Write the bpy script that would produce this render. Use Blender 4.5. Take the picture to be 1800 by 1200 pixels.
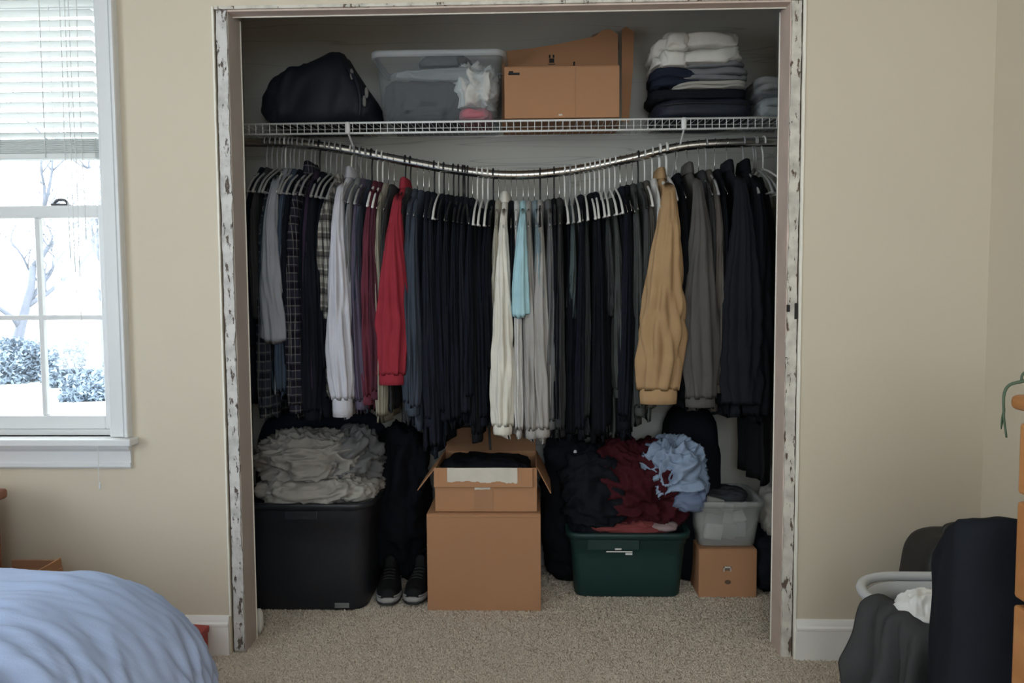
import bpy, bmesh, math, random
import numpy as np
from mathutils import Vector

for o in list(bpy.data.objects):
    bpy.data.objects.remove(o, do_unlink=True)
scene = bpy.context.scene
COL = scene.collection
rad = math.radians

# ------------------------------------------------------------------ camera
# metres; origin on the floor at the left edge of the closet opening, X right, Y into the closet, Z up
CAM = (1.0046, -2.4341, 1.1803)
cam_d = bpy.data.cameras.new('camera')
cam_d.sensor_width = 36.0
cam_d.lens = 27.0
cam_d.clip_start = 0.02
cam_d.clip_end = 300
cam = bpy.data.objects.new('camera', cam_d)
COL.objects.link(cam)
cam.location = CAM
from mathutils import Matrix
cam.rotation_euler = (Matrix.Rotation(rad(1.7541), 3, 'Z') @ Matrix.Rotation(rad(90 - 3.5633), 3, 'X')
                      @ Matrix.Rotation(rad(-0.3545), 3, 'Z')).to_euler()
scene.camera = cam

# ------------------------------------------------------------------ light: overcast daylight through the windows
SKY = 4.6
world = bpy.data.worlds.new('overcast_sky')
scene.world = world
world.use_nodes = True
bg = world.node_tree.nodes['Background']
bg.inputs['Color'].default_value = (0.87, 0.94, 1.0, 1)
bg.inputs['Strength'].default_value = SKY


def portal(name, loc, size_x, size_y, rot):
    l = bpy.data.lights.new(name, 'AREA')
    l.shape = 'RECTANGLE'
    l.size, l.size_y = size_x, size_y
    l.energy = 1
    l.cycles.is_portal = True
    o = bpy.data.objects.new(name, l)
    COL.objects.link(o)
    o.location = loc
    o.rotation_euler = rot
    return o


RX0, RX1, RY0 = -1.95, 2.41, -4.3          # bedroom left wall, right wall, rear wall
CEIL = 2.45
WIN_L = (-4.25, -2.05, 0.45, 2.35)          # window in the left wall: y0, y1, z0, z1 (outside the frame)
portal('daylight_side_window', (RX0 - 0.13, (WIN_L[0] + WIN_L[1]) / 2, (WIN_L[2] + WIN_L[3]) / 2),
       WIN_L[1] - WIN_L[0], WIN_L[3] - WIN_L[2], (rad(90), 0, rad(-90)))
WIN_R = (0.55, 2.1, 0.95, 2.32)            # window in the rear wall: x0, x1, z0, z1 (outside the frame)
portal('daylight_rear_window', ((WIN_R[0] + WIN_R[1]) / 2, RY0 - 0.13, (WIN_R[2] + WIN_R[3]) / 2), WIN_R[1] - WIN_R[0], WIN_R[3] - WIN_R[2], (rad(90), 0, 0))
portal('daylight_front_window', (-0.72, 0.14, 1.44), 0.74, 1.46, (rad(-90), 0, 0))

vs = scene.view_settings
vs.view_transform = 'Standard'
vs.look = 'None'
vs.exposure = 1.0
vs.gamma = 1.0
vs.use_curve_mapping = False
scene.cycles.use_denoising = True
scene.cycles.max_bounces = 10
scene.cycles.diffuse_bounces = 6
scene.cycles.transparent_max_bounces = 16
scene.cycles.caustics_reflective = False
scene.cycles.caustics_refractive = False
scene.cycles.sample_clamp_indirect = 6.0

# ------------------------------------------------------------------ numeric helpers
_rng = np.random.RandomState(7)
_PERM = np.concatenate([_rng.permutation(256)] * 3)
_GR = _rng.normal(size=(256, 3))
_GR /= np.linalg.norm(_GR, axis=1)[:, None]


def pn(P):
    """gradient noise for an (n,3) array, about -1..1"""
    P = np.asarray(P, float)
    I = np.floor(P).astype(int)
    F = P - I
    U = F * F * F * (F * (F * 6 - 15) + 10)
    I &= 255
    out = np.zeros(len(P))
    for dx in (0, 1):
        wx = U[:, 0] if dx else 1 - U[:, 0]
        for dy in (0, 1):
            wy = U[:, 1] if dy else 1 - U[:, 1]
            for dz in (0, 1):
                wz = U[:, 2] if dz else 1 - U[:, 2]
                h = _PERM[_PERM[_PERM[I[:, 0] + dx] + I[:, 1] + dy] + I[:, 2] + dz]
                g = _GR[h]
                d = F - np.array((dx, dy, dz))
                out += wx * wy * wz * (g * d).sum(1)
    return out * 1.7


def n1(t, seed=0.0):
    t = np.atleast_1d(np.asarray(t, float))
    return pn(np.c_[t, np.full(len(t), seed + 0.37), np.full(len(t), seed * 1.7 + 0.71)])


# ------------------------------------------------------------------ object helpers
def mesh_data(name, V, F, mat=None, smooth=True):
    me = bpy.data.meshes.new(name)
    me.from_pydata([tuple(map(float, v)) for v in V], [], [tuple(map(int, f)) for f in F])
    if mat:
        me.materials.append(mat)
    if smooth:
        me.polygons.foreach_set('use_smooth', [True] * len(me.polygons))
    me.update()
    return me


def link(name, me, parent=None):
    o = bpy.data.objects.new(name, me)
    COL.objects.link(o)
    if parent:
        o.parent = parent
    return o


def off(V, parent):
    """world-space vertices made local to an unrotated parent chain"""
    p = parent
    s = np.zeros(3)
    while p is not None:
        s += np.array(p.location)
        p = p.parent
    return np.asarray(V, float) - s


def obj(name, VF, mat, parent=None, smooth=True, local=False):
    V, F = VF
    V = np.asarray(V, float)
    if parent is not None and not local:
        V = off(V, parent)
    return link(name, mesh_data(name, V, F, mat, smooth), parent)


def tag(o, label, cat=None, group=None, kind=None):
    o['label'] = label
    if cat:
        o['category'] = cat
    if group:
        o['group'] = group
    if kind:
        o['kind'] = kind
    return o


def thing(name, label, cat, loc=(0, 0, 0), group=None, rotz=0.0, kind=None):
    o = bpy.data.objects.new(name, None)
    o.empty_display_size = 0.05
    COL.objects.link(o)
    o.location = loc
    o.rotation_euler = (0, 0, rotz)
    return tag(o, label, cat, group, kind)


def struct(name, VF, mat, label, cat, smooth=False, parent=None):
    o = obj(name, VF, mat, parent, smooth)
    return tag(o, label, cat, kind='structure')


def join(*parts):
    V, F, n = [], [], 0
    for v, f in parts:
        v = np.asarray(v, float)
        V.append(v)
        F += [tuple(i + n for i in q) for q in f]
        n += len(v)
    return np.concatenate(V), F


def cube(x0, x1, y0, y1, z0, z1):
    V = [(x, y, z) for z in (z0, z1) for y in (y0, y1) for x in (x0, x1)]
    F = [(0, 2, 3, 1), (4, 5, 7, 6), (0, 1, 5, 4), (2, 6, 7, 3), (0, 4, 6, 2), (1, 3, 7, 5)]
    return np.array(V, float), F


def bev(VF, w=0.004, seg=2):
    V, F = VF
    bm = bmesh.new()
    vs_ = [bm.verts.new(v) for v in V]
    for f in F:
        bm.faces.new([vs_[i] for i in f])
    bm.normal_update()
    bmesh.ops.bevel(bm, geom=list(bm.edges), offset=w, segments=seg, affect='EDGES', profile=0.5)
    bm.verts.index_update()
    r = np.array([v.co[:] for v in bm.verts]), [tuple(v.index for v in f.verts) for f in bm.faces]
    bm.free()
    return r


def rbox(x0, x1, y0, y1, z0, z1, w=0.004, seg=2):
    return bev(cube(x0, x1, y0, y1, z0, z1), w, seg)


def rotv(VF, ang, axis, piv):
    V, F = VF
    R = np.array(Matrix.Rotation(ang, 3, axis))
    piv = np.array(piv, float)
    return (np.asarray(V) - piv) @ R.T + piv, F


def loft(rings, cap0=True, cap1=True, closed=True):
    rings = [np.asarray(r, float) for r in rings]
    n = len(rings[0])
    V = np.concatenate(rings)
    F = []
    m = n if closed else n - 1
    for i in range(len(rings) - 1):
        a, b = i * n, (i + 1) * n
        for j in range(m):
            k = (j + 1) % n
            F.append((a + j, a + k, b + k, b + j))
    if cap0:
        F.append(tuple(range(n - 1, -1, -1)))
    if cap1:
        F.append(tuple(range((len(rings) - 1) * n, len(rings) * n)))
    return V, F


def tube(pts, r, seg=8, caps=True):
    P = np.asarray(pts, float)
    n = len(P)
    R = np.full(n, r) if np.isscalar(r) else np.asarray(r, float)
    T = np.gradient(P, axis=0)
    T /= np.maximum(np.linalg.norm(T, axis=1)[:, None], 1e-9)
    up = np.array((0.0, 0, 1)) if abs(T[0][2]) < 0.9 else np.array((1.0, 0, 0))
    N = np.cross(T[0], up)
    N /= np.linalg.norm(N)
    rings = []
    a = np.linspace(0, 2 * math.pi, seg, endpoint=False)
    for i in range(n):
        N = N - T[i] * (N @ T[i])
        N /= max(np.linalg.norm(N), 1e-9)
        B = np.cross(T[i], N)
        rings.append(P[i] + R[i] * (np.cos(a)[:, None] * N + np.sin(a)[:, None] * B))
    return loft(rings, caps, caps)


def smooth_path(pts, n=40):
    """Catmull-Rom through pts"""
    P = np.asarray(pts, float)
    P = np.vstack([2 * P[0] - P[1], P, 2 * P[-1] - P[-2]])
    out = []
    m = len(P) - 3
    for t in np.linspace(0, m - 1e-6, n):
        i = int(t)
        u = t - i
        a, b, c, d = P[i:i + 4]
        out.append(0.5 * ((2 * b) + (c - a) * u + (2 * a - 5 * b + 4 * c - d) * u * u + (3 * b - a - 3 * c + d) * u ** 3))
    return np.array(out)


def rrect(cx, cy, hx, hy, r, z, seg=5):
    pts = []
    for sx, sy, a0 in ((1, 1, 0), (-1, 1, 90), (-1, -1, 180), (1, -1, 270)):
        for k in range(seg + 1):
            a = rad(a0 + 90 * k / seg)
            pts.append((cx + sx * (hx - r) + r * math.cos(a), cy + sy * (hy - r) + r * math.sin(a), z))
    return np.array(pts)


def extrude_profile_x(prof, x0, x1):
    """closed (y,z) profile run along X"""
    return loft([[(x0, y, z) for y, z in prof], [(x1, y, z) for y, z in prof]])


def extrude_profile_y(prof, y0, y1):
    return loft([[(x, y0, z) for x, z in prof], [(x, y1, z) for x, z in prof]])


def extrude_profile_z(prof, z0, z1):
    return loft([[(x, y, z0) for x, y in prof], [(x, y, z1) for x, y in prof]])


def crumple(center, size, seed, amp=0.25, freq=3.0, p=2.4, flat_bottom=True, nu=72, nv=44, stretch=(1, 1, 1), sharp=1.0):
    """a heap of cloth: rounded block, folded by ridged noise along its normals; sits on its flat underside"""
    sx, sy, sz = size[0] / 2, size[1] / 2, size[2] / 2
    th = np.linspace(0, 2 * math.pi, nu, endpoint=False)
    ph = np.linspace(-math.pi / 2, math.pi / 2, nv)
    TH, PH = np.meshgrid(th, ph)
    f = lambda w: np.sign(w) * np.abs(w) ** (2 / p)
    X = f(np.cos(PH)) * f(np.cos(TH))
    Y = f(np.cos(PH)) * f(np.sin(TH))
    Z = f(np.sin(PH))
    P = np.c_[X.ravel(), Y.ravel(), Z.ravel()]
    st = np.array(stretch, float)
    Q = P * np.array((sx, sy, sz)) * 10 * freq * 0.33 / st + seed * 3.1
    w = np.c_[pn(Q * 0.5 + 5), pn(Q * 0.5 + 17), pn(Q * 0.5 + 29)]
    Q2 = Q + 0.9 * w
    r1 = (1 - 2 * np.abs(pn(Q2))) ** 1
    r2 = 1 - 2 * np.abs(pn(Q2 * 2.1 + 9))
    r3 = 1 - 2 * np.abs(pn(Q2 * 4.3 + 4))
    lo = pn(Q * 0.35 + 40)
    d = amp * (0.5 * lo + sharp * (0.42 * r1 + 0.28 * r2 + 0.13 * r3 - 0.12))
    m = min(sx, sy, sz)
    nrm = P / np.maximum(np.linalg.norm(P, axis=1)[:, None], 1e-6)
    V = P * np.array((sx, sy, sz)) + nrm * d[:, None] * m
    if flat_bottom:
        V[:, 2] = np.maximum(V[:, 2], -sz)
    V += np.array(center)
    F = []
    for i in range(nv - 1):
        for j in range(nu):
            k = (j + 1) % nu
            F.append((i * nu + j, i * nu + k, (i + 1) * nu + k, (i + 1) * nu + j))
    return V, F


# ------------------------------------------------------------------ materials
_mats = {}


def nodes_of(name):
    m = bpy.data.materials.new(name)
    m.use_nodes = True
    nt = m.node_tree
    return m, nt, nt.nodes['Principled BSDF']


def mat(name, col, rough=0.7, var=0.12, scale=8.0, bump=0.0, bscale=60.0, metal=0.0, spec=0.4, sheen=0.0, bdist=0.002):
    if name in _mats:
        return _mats[name]
    m, nt, b = nodes_of(name)
    N, L = nt.nodes, nt.links
    tc = N.new('ShaderNodeTexCoord')
    no = N.new('ShaderNodeTexNoise')
    no.inputs['Scale'].default_value = scale
    no.inputs['Detail'].default_value = 5
    L.new(tc.outputs['Object'], no.inputs['Vector'])
    mx = N.new('ShaderNodeMix')
    mx.data_type = 'RGBA'
    c = np.array(col[:3])
    mx.inputs[6].default_value = (*(c * (1 - var)), 1)
    mx.inputs[7].default_value = (*np.minimum(c * (1 + var), 1), 1)
    L.new(no.outputs['Fac'], mx.inputs[0])
    L.new(mx.outputs[2], b.inputs['Base Color'])
    b.inputs['Roughness'].default_value = rough
    b.inputs['Metallic'].default_value = metal
    b.inputs['Specular IOR Level'].default_value = spec
    if sheen:
        b.inputs['Sheen Weight'].default_value = sheen
        b.inputs['Sheen Roughness'].default_value = 0.5
    if bump:
        n2 = N.new('ShaderNodeTexNoise')
        n2.inputs['Scale'].default_value = bscale
        n2.inputs['Detail'].default_value = 4
        L.new(tc.outputs['Object'], n2.inputs['Vector'])
        bp = N.new('ShaderNodeBump')
        bp.inputs['Strength'].default_value = bump
        bp.inputs['Distance'].default_value = bdist
        L.new(n2.outputs['Fac'], bp.inputs['Height'])
        L.new(bp.outputs['Normal'], b.inputs['Normal'])
    _mats[name] = m
    return m


def lin(r, g, b):
    f = lambda c: (c / 255 / 12.92) if c <= 10 else ((c / 255 + 0.055) / 1.055) ** 2.4
    return (f(r), f(g), f(b))


def fabric(name, col, var=0.18, scale=14, rough=0.92, bump=0.35, bscale=90):
    return mat('fabric_' + name, col, rough, var, scale, bump, bscale, spec=0.12, sheen=0.0, bdist=0.003)


def plaid(name, base, line, line2=None, sc=28.0, w=0.16):
    key = 'plaid_' + name
    if key in _mats:
        return _mats[key]
    m, nt, b = nodes_of(key)
    N, L = nt.nodes, nt.links
    tc = N.new('ShaderNodeTexCoord')
    sep = N.new('ShaderNodeSeparateXYZ')
    L.new(tc.outputs['Object'], sep.inputs[0])

    def band(src, s, ww, o_=0.0):
        a = N.new('ShaderNodeMath'); a.operation = 'MULTIPLY_ADD'; a.inputs[1].default_value = s; a.inputs[2].default_value = o_
        L.new(src, a.inputs[0])
        f = N.new('ShaderNodeMath'); f.operation = 'FRACT'; L.new(a.outputs[0], f.inputs[0])
        c = N.new('ShaderNodeMath'); c.operation = 'LESS_THAN'; c.inputs[1].default_value = ww
        L.new(f.outputs[0], c.inputs[0])
        return c.outputs[0]
    add = N.new('ShaderNodeMath'); add.operation = 'ADD'
    L.new(sep.outputs['X'], add.inputs[0]); L.new(sep.outputs['Y'], add.inputs[1])
    h1 = band(sep.outputs['Z'], sc, w)
    v1 = band(add.outputs[0], sc * 1.15, w)
    h2 = band(sep.outputs['Z'], sc * 0.5, 0.3, 0.4)
    prev = None
    m0 = N.new('ShaderNodeMix'); m0.data_type = 'RGBA'
    m0.inputs[6].default_value = (*base, 1); m0.inputs[7].default_value = (*(line2 or tuple(np.array(base) * 0.5)), 1)
    L.new(h2, m0.inputs[0])
    prev = m0.outputs[2]
    for h, fac in ((h1, 0.45), (v1, 0.55)):
        mm = N.new('ShaderNodeMix'); mm.data_type = 'RGBA'
        k = N.new('ShaderNodeMath'); k.operation = 'MULTIPLY'; k.inputs[1].default_value = fac
        L.new(h, k.inputs[0]); L.new(k.outputs[0], mm.inputs[0])
        L.new(prev, mm.inputs[6]); mm.inputs[7].default_value = (*line, 1)
        prev = mm.outputs[2]
    L.new(prev, b.inputs['Base Color'])
    b.inputs['Roughness'].default_value = 0.92
    b.inputs['Specular IOR Level'].default_value = 0.12
    _mats[key] = m
    return m


def clear_plastic(name, tint=(0.8, 0.84, 0.86), fac=0.3, rough=0.25):
    """thin clear plastic: mostly see-through, a little milky, with a gloss"""
    m, nt, b = nodes_of(name)
    N, L = nt.nodes, nt.links
    out = N['Material Output']
    tr = N.new('ShaderNodeBsdfTransparent'); tr.inputs[0].default_value = (0.95, 0.97, 0.98, 1)
    b.inputs['Base Color'].default_value = (*tint, 1)
    b.inputs['Roughness'].default_value = rough
    mx = N.new('ShaderNodeMixShader'); mx.inputs[0].default_value = fac
    L.new(tr.outputs[0], mx.inputs[1]); L.new(b.outputs[0], mx.inputs[2])
    L.new(mx.outputs[0], out.inputs['Surface'])
    return m


def glass_mat():
    m, nt, b = nodes_of('window_glass')
    N, L = nt.nodes, nt.links
    out = N['Material Output']
    tr = N.new('ShaderNodeBsdfTransparent'); tr.inputs[0].default_value = (0.96, 0.98, 0.98, 1)
    gl = N.new('ShaderNodeBsdfGlossy'); gl.inputs['Roughness'].default_value = 0.03
    mx = N.new('ShaderNodeMixShader'); mx.inputs[0].default_value = 0.06
    L.new(tr.outputs[0], mx.inputs[1]); L.new(gl.outputs[0], mx.inputs[2])
    L.new(mx.outputs[0], out.inputs['Surface'])
    return m


def chipped(name, paint, wood, dirt=(0.25, 0.23, 0.2), scale=30.0, thr=0.6):
    """old paint with chips through to the wood and grey scuffs"""
    m, nt, b = nodes_of(name)
    N, L = nt.nodes, nt.links
    tc = N.new('ShaderNodeTexCoord')
    mp = N.new('ShaderNodeMapping'); mp.inputs['Scale'].default_value = (1.6, 1.6, 0.55)
    L.new(tc.outputs['Object'], mp.inputs[0])
    n_a = N.new('ShaderNodeTexNoise'); n_a.inputs['Scale'].default_value = scale; n_a.inputs['Detail'].default_value = 7; n_a.inputs['Roughness'].default_value = 0.65
    L.new(mp.outputs[0], n_a.inputs['Vector'])
    r1 = N.new('ShaderNodeValToRGB')
    r1.color_ramp.elements[0].position = thr; r1.color_ramp.elements[1].position = thr + 0.025
    L.new(n_a.outputs['Fac'], r1.inputs[0])
    n_b = N.new('ShaderNodeTexNoise'); n_b.inputs['Scale'].default_value = scale * 0.8; n_b.inputs['Detail'].default_value = 6
    L.new(tc.outputs['Object'], n_b.inputs['Vector'])
    mx0 = N.new('ShaderNodeMix'); mx0.data_type = 'RGBA'
    mx0.inputs[6].default_value = (*paint, 1); mx0.inputs[7].default_value = (*(np.array(paint) * 0.62), 1)
    r0 = N.new('ShaderNodeValToRGB'); r0.color_ramp.elements[0].position = 0.42; r0.color_ramp.elements[1].position = 0.75
    L.new(n_b.outputs['Fac'], r0.inputs[0]); L.new(r0.outputs[0], mx0.inputs[0])
    mx = N.new('ShaderNodeMix'); mx.data_type = 'RGBA'
    L.new(r1.outputs[0], mx.inputs[0]); L.new(mx0.outputs[2], mx.inputs[6]); mx.inputs[7].default_value = (*wood, 1)
    L.new(mx.outputs[2], b.inputs['Base Color'])
    b.inputs['Roughness'].default_value = 0.7
    bp = N.new('ShaderNodeBump'); bp.inputs['Strength'].default_value = 0.6; bp.inputs['Distance'].default_value = 0.002; bp.invert = True
    L.new(r1.outputs[0], bp.inputs['Height']); L.new(bp.outputs[0], b.inputs['Normal'])
    return m


def wood(name, col, dark, axis='Z', scale=18.0, rough=0.45):
    key = 'wood_' + name
    if key in _mats:
        return _mats[key]
    m, nt, b = nodes_of(key)
    N, L = nt.nodes, nt.links
    tc = N.new('ShaderNodeTexCoord')
    mp = N.new('ShaderNodeMapping')
    sc = {'X': (0.08, 1, 1), 'Y': (1, 0.08, 1), 'Z': (1, 1, 0.08)}[axis]
    mp.inputs['Scale'].default_value = sc
    L.new(tc.outputs['Object'], mp.inputs[0])
    no = N.new('ShaderNodeTexNoise'); no.inputs['Scale'].default_value = scale; no.inputs['Detail'].default_value = 8; no.inputs['Distortion'].default_value = 0.6
    L.new(mp.outputs[0], no.inputs['Vector'])
    r = N.new('ShaderNodeValToRGB')
    r.color_ramp.elements[0].position = 0.3; r.color_ramp.elements[0].color = (*dark, 1)
    r.color_ramp.elements[1].position = 0.7; r.color_ramp.elements[1].color = (*col, 1)
    L.new(no.outputs['Fac'], r.inputs[0]); L.new(r.outputs[0], b.inputs['Base Color'])
    b.inputs['Roughness'].default_value = rough
    _mats[key] = m
    return m


def cracked_wall(name, col):
    """closet plaster: faint patches and a few hairline level cracks"""
    m, nt, b = nodes_of(name)
    N, L = nt.nodes, nt.links
    tc = N.new('ShaderNodeTexCoord')
    mp = N.new('ShaderNodeMapping'); mp.inputs['Scale'].default_value = (0.35, 1, 8.0)
    L.new(tc.outputs['Object'], mp.inputs[0])
    no = N.new('ShaderNodeTexNoise'); no.inputs['Scale'].default_value = 1.6; no.inputs['Detail'].default_value = 2
    L.new(mp.outputs[0], no.inputs['Vector'])
    s = N.new('ShaderNodeMath'); s.operation = 'SUBTRACT'; s.inputs[1].default_value = 0.5; L.new(no.outputs['Fac'], s.inputs[0])
    a = N.new('ShaderNodeMath'); a.operation = 'ABSOLUTE'; L.new(s.outputs[0], a.inputs[0])
    r = N.new('ShaderNodeValToRGB'); r.color_ramp.elements[0].position = 0.0; r.color_ramp.elements[1].position = 0.007
    L.new(a.outputs[0], r.inputs[0])
    n2 = N.new('ShaderNodeTexNoise'); n2.inputs['Scale'].default_value = 2.5; n2.inputs['Detail'].default_value = 4
    L.new(tc.outputs['Object'], n2.inputs['Vector'])
    mx = N.new('ShaderNodeMix'); mx.data_type = 'RGBA'
    c = np.array(col)
    mx.inputs[6].default_value = (*(c * 0.9), 1); mx.inputs[7].default_value = (*(c * 1.1), 1)
    L.new(n2.outputs['Fac'], mx.inputs[0])
    m2 = N.new('ShaderNodeMix'); m2.data_type = 'RGBA'
    L.new(r.outputs[0], m2.inputs[0]); m2.inputs[6].default_value = (*(c * 0.72), 1); L.new(mx.outputs[2], m2.inputs[7])
    L.new(m2.outputs[2], b.inputs['Base Color'])
    b.inputs['Roughness'].default_value = 0.8
    return m


WALL = mat('wall_paint', (0.62, 0.548, 0.435), 0.75, 0.03, 2.0, 0.15, 40)
CLOSET = cracked_wall('closet_paint', (0.47, 0.46, 0.425))
CEILM = mat('ceiling_paint', (0.8, 0.79, 0.76), 0.9, 0.02, 3)
TRIM = mat('trim_paint', (0.72, 0.73, 0.74), 0.42, 0.03, 6)
BASEB = mat('baseboard_paint', (0.84, 0.82, 0.79), 0.45, 0.04, 6)
GLASS = glass_mat()
STEEL = mat('chrome', (0.62, 0.61, 0.58), 0.22, 0.05, 20, metal=1.0)
WHITE_PL = mat('white_plastic', (0.72, 0.71, 0.68), 0.35, 0.03, 9)
GREY_PL = mat('grey_plastic', (0.30, 0.30, 0.30), 0.4, 0.05, 9)
BLACK_PL = mat('black_plastic', (0.012, 0.012, 0.014), 0.35, 0.1, 9)
WIRE_W = mat('white_wire', (0.78, 0.78, 0.77), 0.35, 0.03, 9)
CARD = mat('cardboard', (0.42, 0.22, 0.118), 0.85, 0.07, 4, 0.1, 120, spec=0.2)
CARD_IN = mat('cardboard_inside', (0.38, 0.205, 0.115), 0.9, 0.08, 5, spec=0.2)
TAPE = mat('torn_paper', (0.62, 0.57, 0.50), 0.7, 0.12, 30, 0.3, 60)
INK = mat('black_ink', (0.02, 0.018, 0.016), 0.8, 0.1, 40)

# ================================================================== THE ROOM
CY0, CY1 = 0.115, 0.83                      # closet: back face of the front wall, back wall
CX0, CX1 = -0.22, 1.995
OPZ = 2.075
WX0, WX1, WZ0, WZ1 = -1.075, -0.368, 0.725, 2.16   # front window opening
T = 0.115

# floor and carpet pile
CARPET = mat('carpet', (0.58, 0.47, 0.385), 0.95, 0.25, 60, 0.8, 260, spec=0.1, bdist=0.006)
floor = struct('floor', cube(RX0 - T, RX1 + T, RY0 - T, CY1 + T, -0.1, 0.0), CARPET,
               'brown short-pile carpet covering bedroom and closet floor', 'floor')


def carpet_pile():
    rs = np.random.RandomState(3)
    n = 150000
    x = rs.uniform(-0.05, 2.1, n)
    y = -0.62 + 1.46 * rs.rand(n) ** 1.15
    h = rs.uniform(0.003, 0.008, n)
    r = rs.uniform(0.0026, 0.0044, n)
    a = rs.uniform(0, 6.28, n)
    lx = rs.normal(0, 0.004, n); ly = rs.normal(0, 0.004, n)
    V = np.zeros((n, 4, 3))
    for k in range(3):
        V[:, k, 0] = x + r * np.cos(a + 2.094 * k)
        V[:, k, 1] = y + r * np.sin(a + 2.094 * k)
        V[:, k, 2] = 0.0
    V[:, 3, 0] = x + lx; V[:, 3, 1] = y + ly; V[:, 3, 2] = h
    base = (np.arange(n) * 4)[:, None, None]
    tri = np.array([[0, 1, 3], [1, 2, 3], [2, 0, 3]])[None]
    F = (base + tri).reshape(-1, 3)
    me = bpy.data.meshes.new('carpet_pile')
    me.vertices.add(n * 4)
    me.vertices.foreach_set('co', V.ravel())
    me.loops.add(len(F) * 3)
    me.loops.foreach_set('vertex_index', F.ravel().astype(np.int32))
    me.polygons.add(len(F))
    me.polygons.foreach_set('loop_start', np.arange(0, len(F) * 3, 3, dtype=np.int32))
    me.update(calc_edges=True)
    me.materials.append(mat('carpet_tuft', (0.82, 0.635, 0.53), 0.95, 0.45, 180, spec=0.08))
    o = link('carpet_pile', me, floor)
    o['kind'] = 'stuff'


carpet_pile()

struct('ceiling', cube(RX0 - T, RX1 + T, RY0 - T, CY1 + T, CEIL, CEIL + 0.1), CEILM, 'flat white painted bedroom ceiling', 'ceiling')
fw = join(cube(RX0 - T, WX0, 0, T, 0, CEIL), cube(WX0, WX1, 0, T, 0, WZ0), cube(WX0, WX1, 0, T, WZ1, CEIL),
          cube(WX1, 0.0, 0, T, 0, CEIL), cube(1.831, RX1 + T, 0, T, 0, CEIL), cube(0.0, 1.831, 0, 0.05, OPZ, CEIL))
struct('wall_front', fw, WALL, 'beige painted wall with the closet opening and a window', 'wall')
struct('wall_right', cube(RX1, RX1 + T, RY0, 0, 0, CEIL), WALL, 'beige painted side wall behind the wooden dresser', 'wall')
y0, y1, z0, z1 = WIN_L
struct('wall_left', join(cube(RX0 - T, RX0, RY0, y0, 0, CEIL), cube(RX0 - T, RX0, y1, 0, 0, CEIL),
                         cube(RX0 - T, RX0, y0, y1, 0, z0), cube(RX0 - T, RX0, y0, y1, z1, CEIL)), WALL,
       'beige painted wall at the head of the bed', 'wall')
xa_, xb_, za_, zb_ = WIN_R
struct('wall_rear', join(cube(RX0 - T, xa_, RY0 - T, RY0, 0, CEIL), cube(xb_, RX1 + T, RY0 - T, RY0, 0, CEIL), cube(xa_, xb_, RY0 - T, RY0, 0, za_), cube(xa_, xb_, RY0 - T, RY0, zb_, CEIL)), WALL, 'beige painted wall behind the viewer', 'wall')
struct('wall_closet_back', cube(CX0 - T, CX1 + T, CY1, CY1 + T, 0, CEIL), CLOSET, 'grey cracked plaster back wall of the closet', 'wall')
struct('wall_closet_left', cube(CX0 - T, CX0, T, CY1, 0, CEIL), CLOSET, 'grey plaster side wall of the closet on the window side', 'wall')
struct('wall_closet_right', cube(CX1, CX1 + T, T, CY1, 0, CEIL), CLOSET, 'grey plaster side wall of the closet on the dresser side', 'wall')

# a second window, in the left wall beyond the picture: frame, sash bars and panes
w2 = thing('window_2', 'white framed window in the wall at the head of the bed', 'window', (RX0, y0, z0), kind='structure')
obj('frame', join(cube(RX0 - 0.1, RX0 + 0.015, y0, y0 + 0.05, z0, z1), cube(RX0 - 0.1, RX0 + 0.015, y1 - 0.05, y1, z0, z1),
                  cube(RX0 - 0.1, RX0 + 0.015, y0, y1, z0, z0 + 0.05), cube(RX0 - 0.1, RX0 + 0.015, y0, y1, z1 - 0.05, z1)), TRIM, w2, False)
for q in (1 / 3, 2 / 3):
    yy = y0 + (y1 - y0) * q
    obj('mullion', rbox(RX0 - 0.09, RX0 - 0.03, yy - 0.03, yy + 0.03, z0 + 0.04, z1 - 0.04), TRIM, w2, False)
for q in range(3):
    ya = y0 + (y1 - y0) * q / 3 + 0.04
    obj('pane', cube(RX0 - 0.066, RX0 - 0.062, ya, ya + (y1 - y0) / 3 - 0.08, z0 + 0.05, z1 - 0.05), GLASS, w2, False)

w3 = thing('window_3', 'white framed window in the wall behind the viewer', 'window', (xa_, RY0, za_), kind='structure')
obj('frame', join(cube(xa_, xa_ + 0.05, RY0 - 0.1, RY0 + 0.015, za_, zb_), cube(xb_ - 0.05, xb_, RY0 - 0.1, RY0 + 0.015, za_, zb_),
                  cube(xa_, xb_, RY0 - 0.1, RY0 + 0.015, za_, za_ + 0.05), cube(xa_, xb_, RY0 - 0.1, RY0 + 0.015, zb_ - 0.05, zb_)), TRIM, w3, False)
for q in range(3):
    xq = xa_ + (xb_ - xa_) * q / 3
    if q:
        obj('mullion', rbox(xq - 0.03, xq + 0.03, RY0 - 0.09, RY0 - 0.03, za_ + 0.04, zb_ - 0.04), TRIM, w3, False)
    obj('pane', cube(xq + 0.04, xq + (xb_ - xa_) / 3 - 0.04, RY0 - 0.066, RY0 - 0.062, za_ + 0.05, zb_ - 0.05), GLASS, w3, False)

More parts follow.
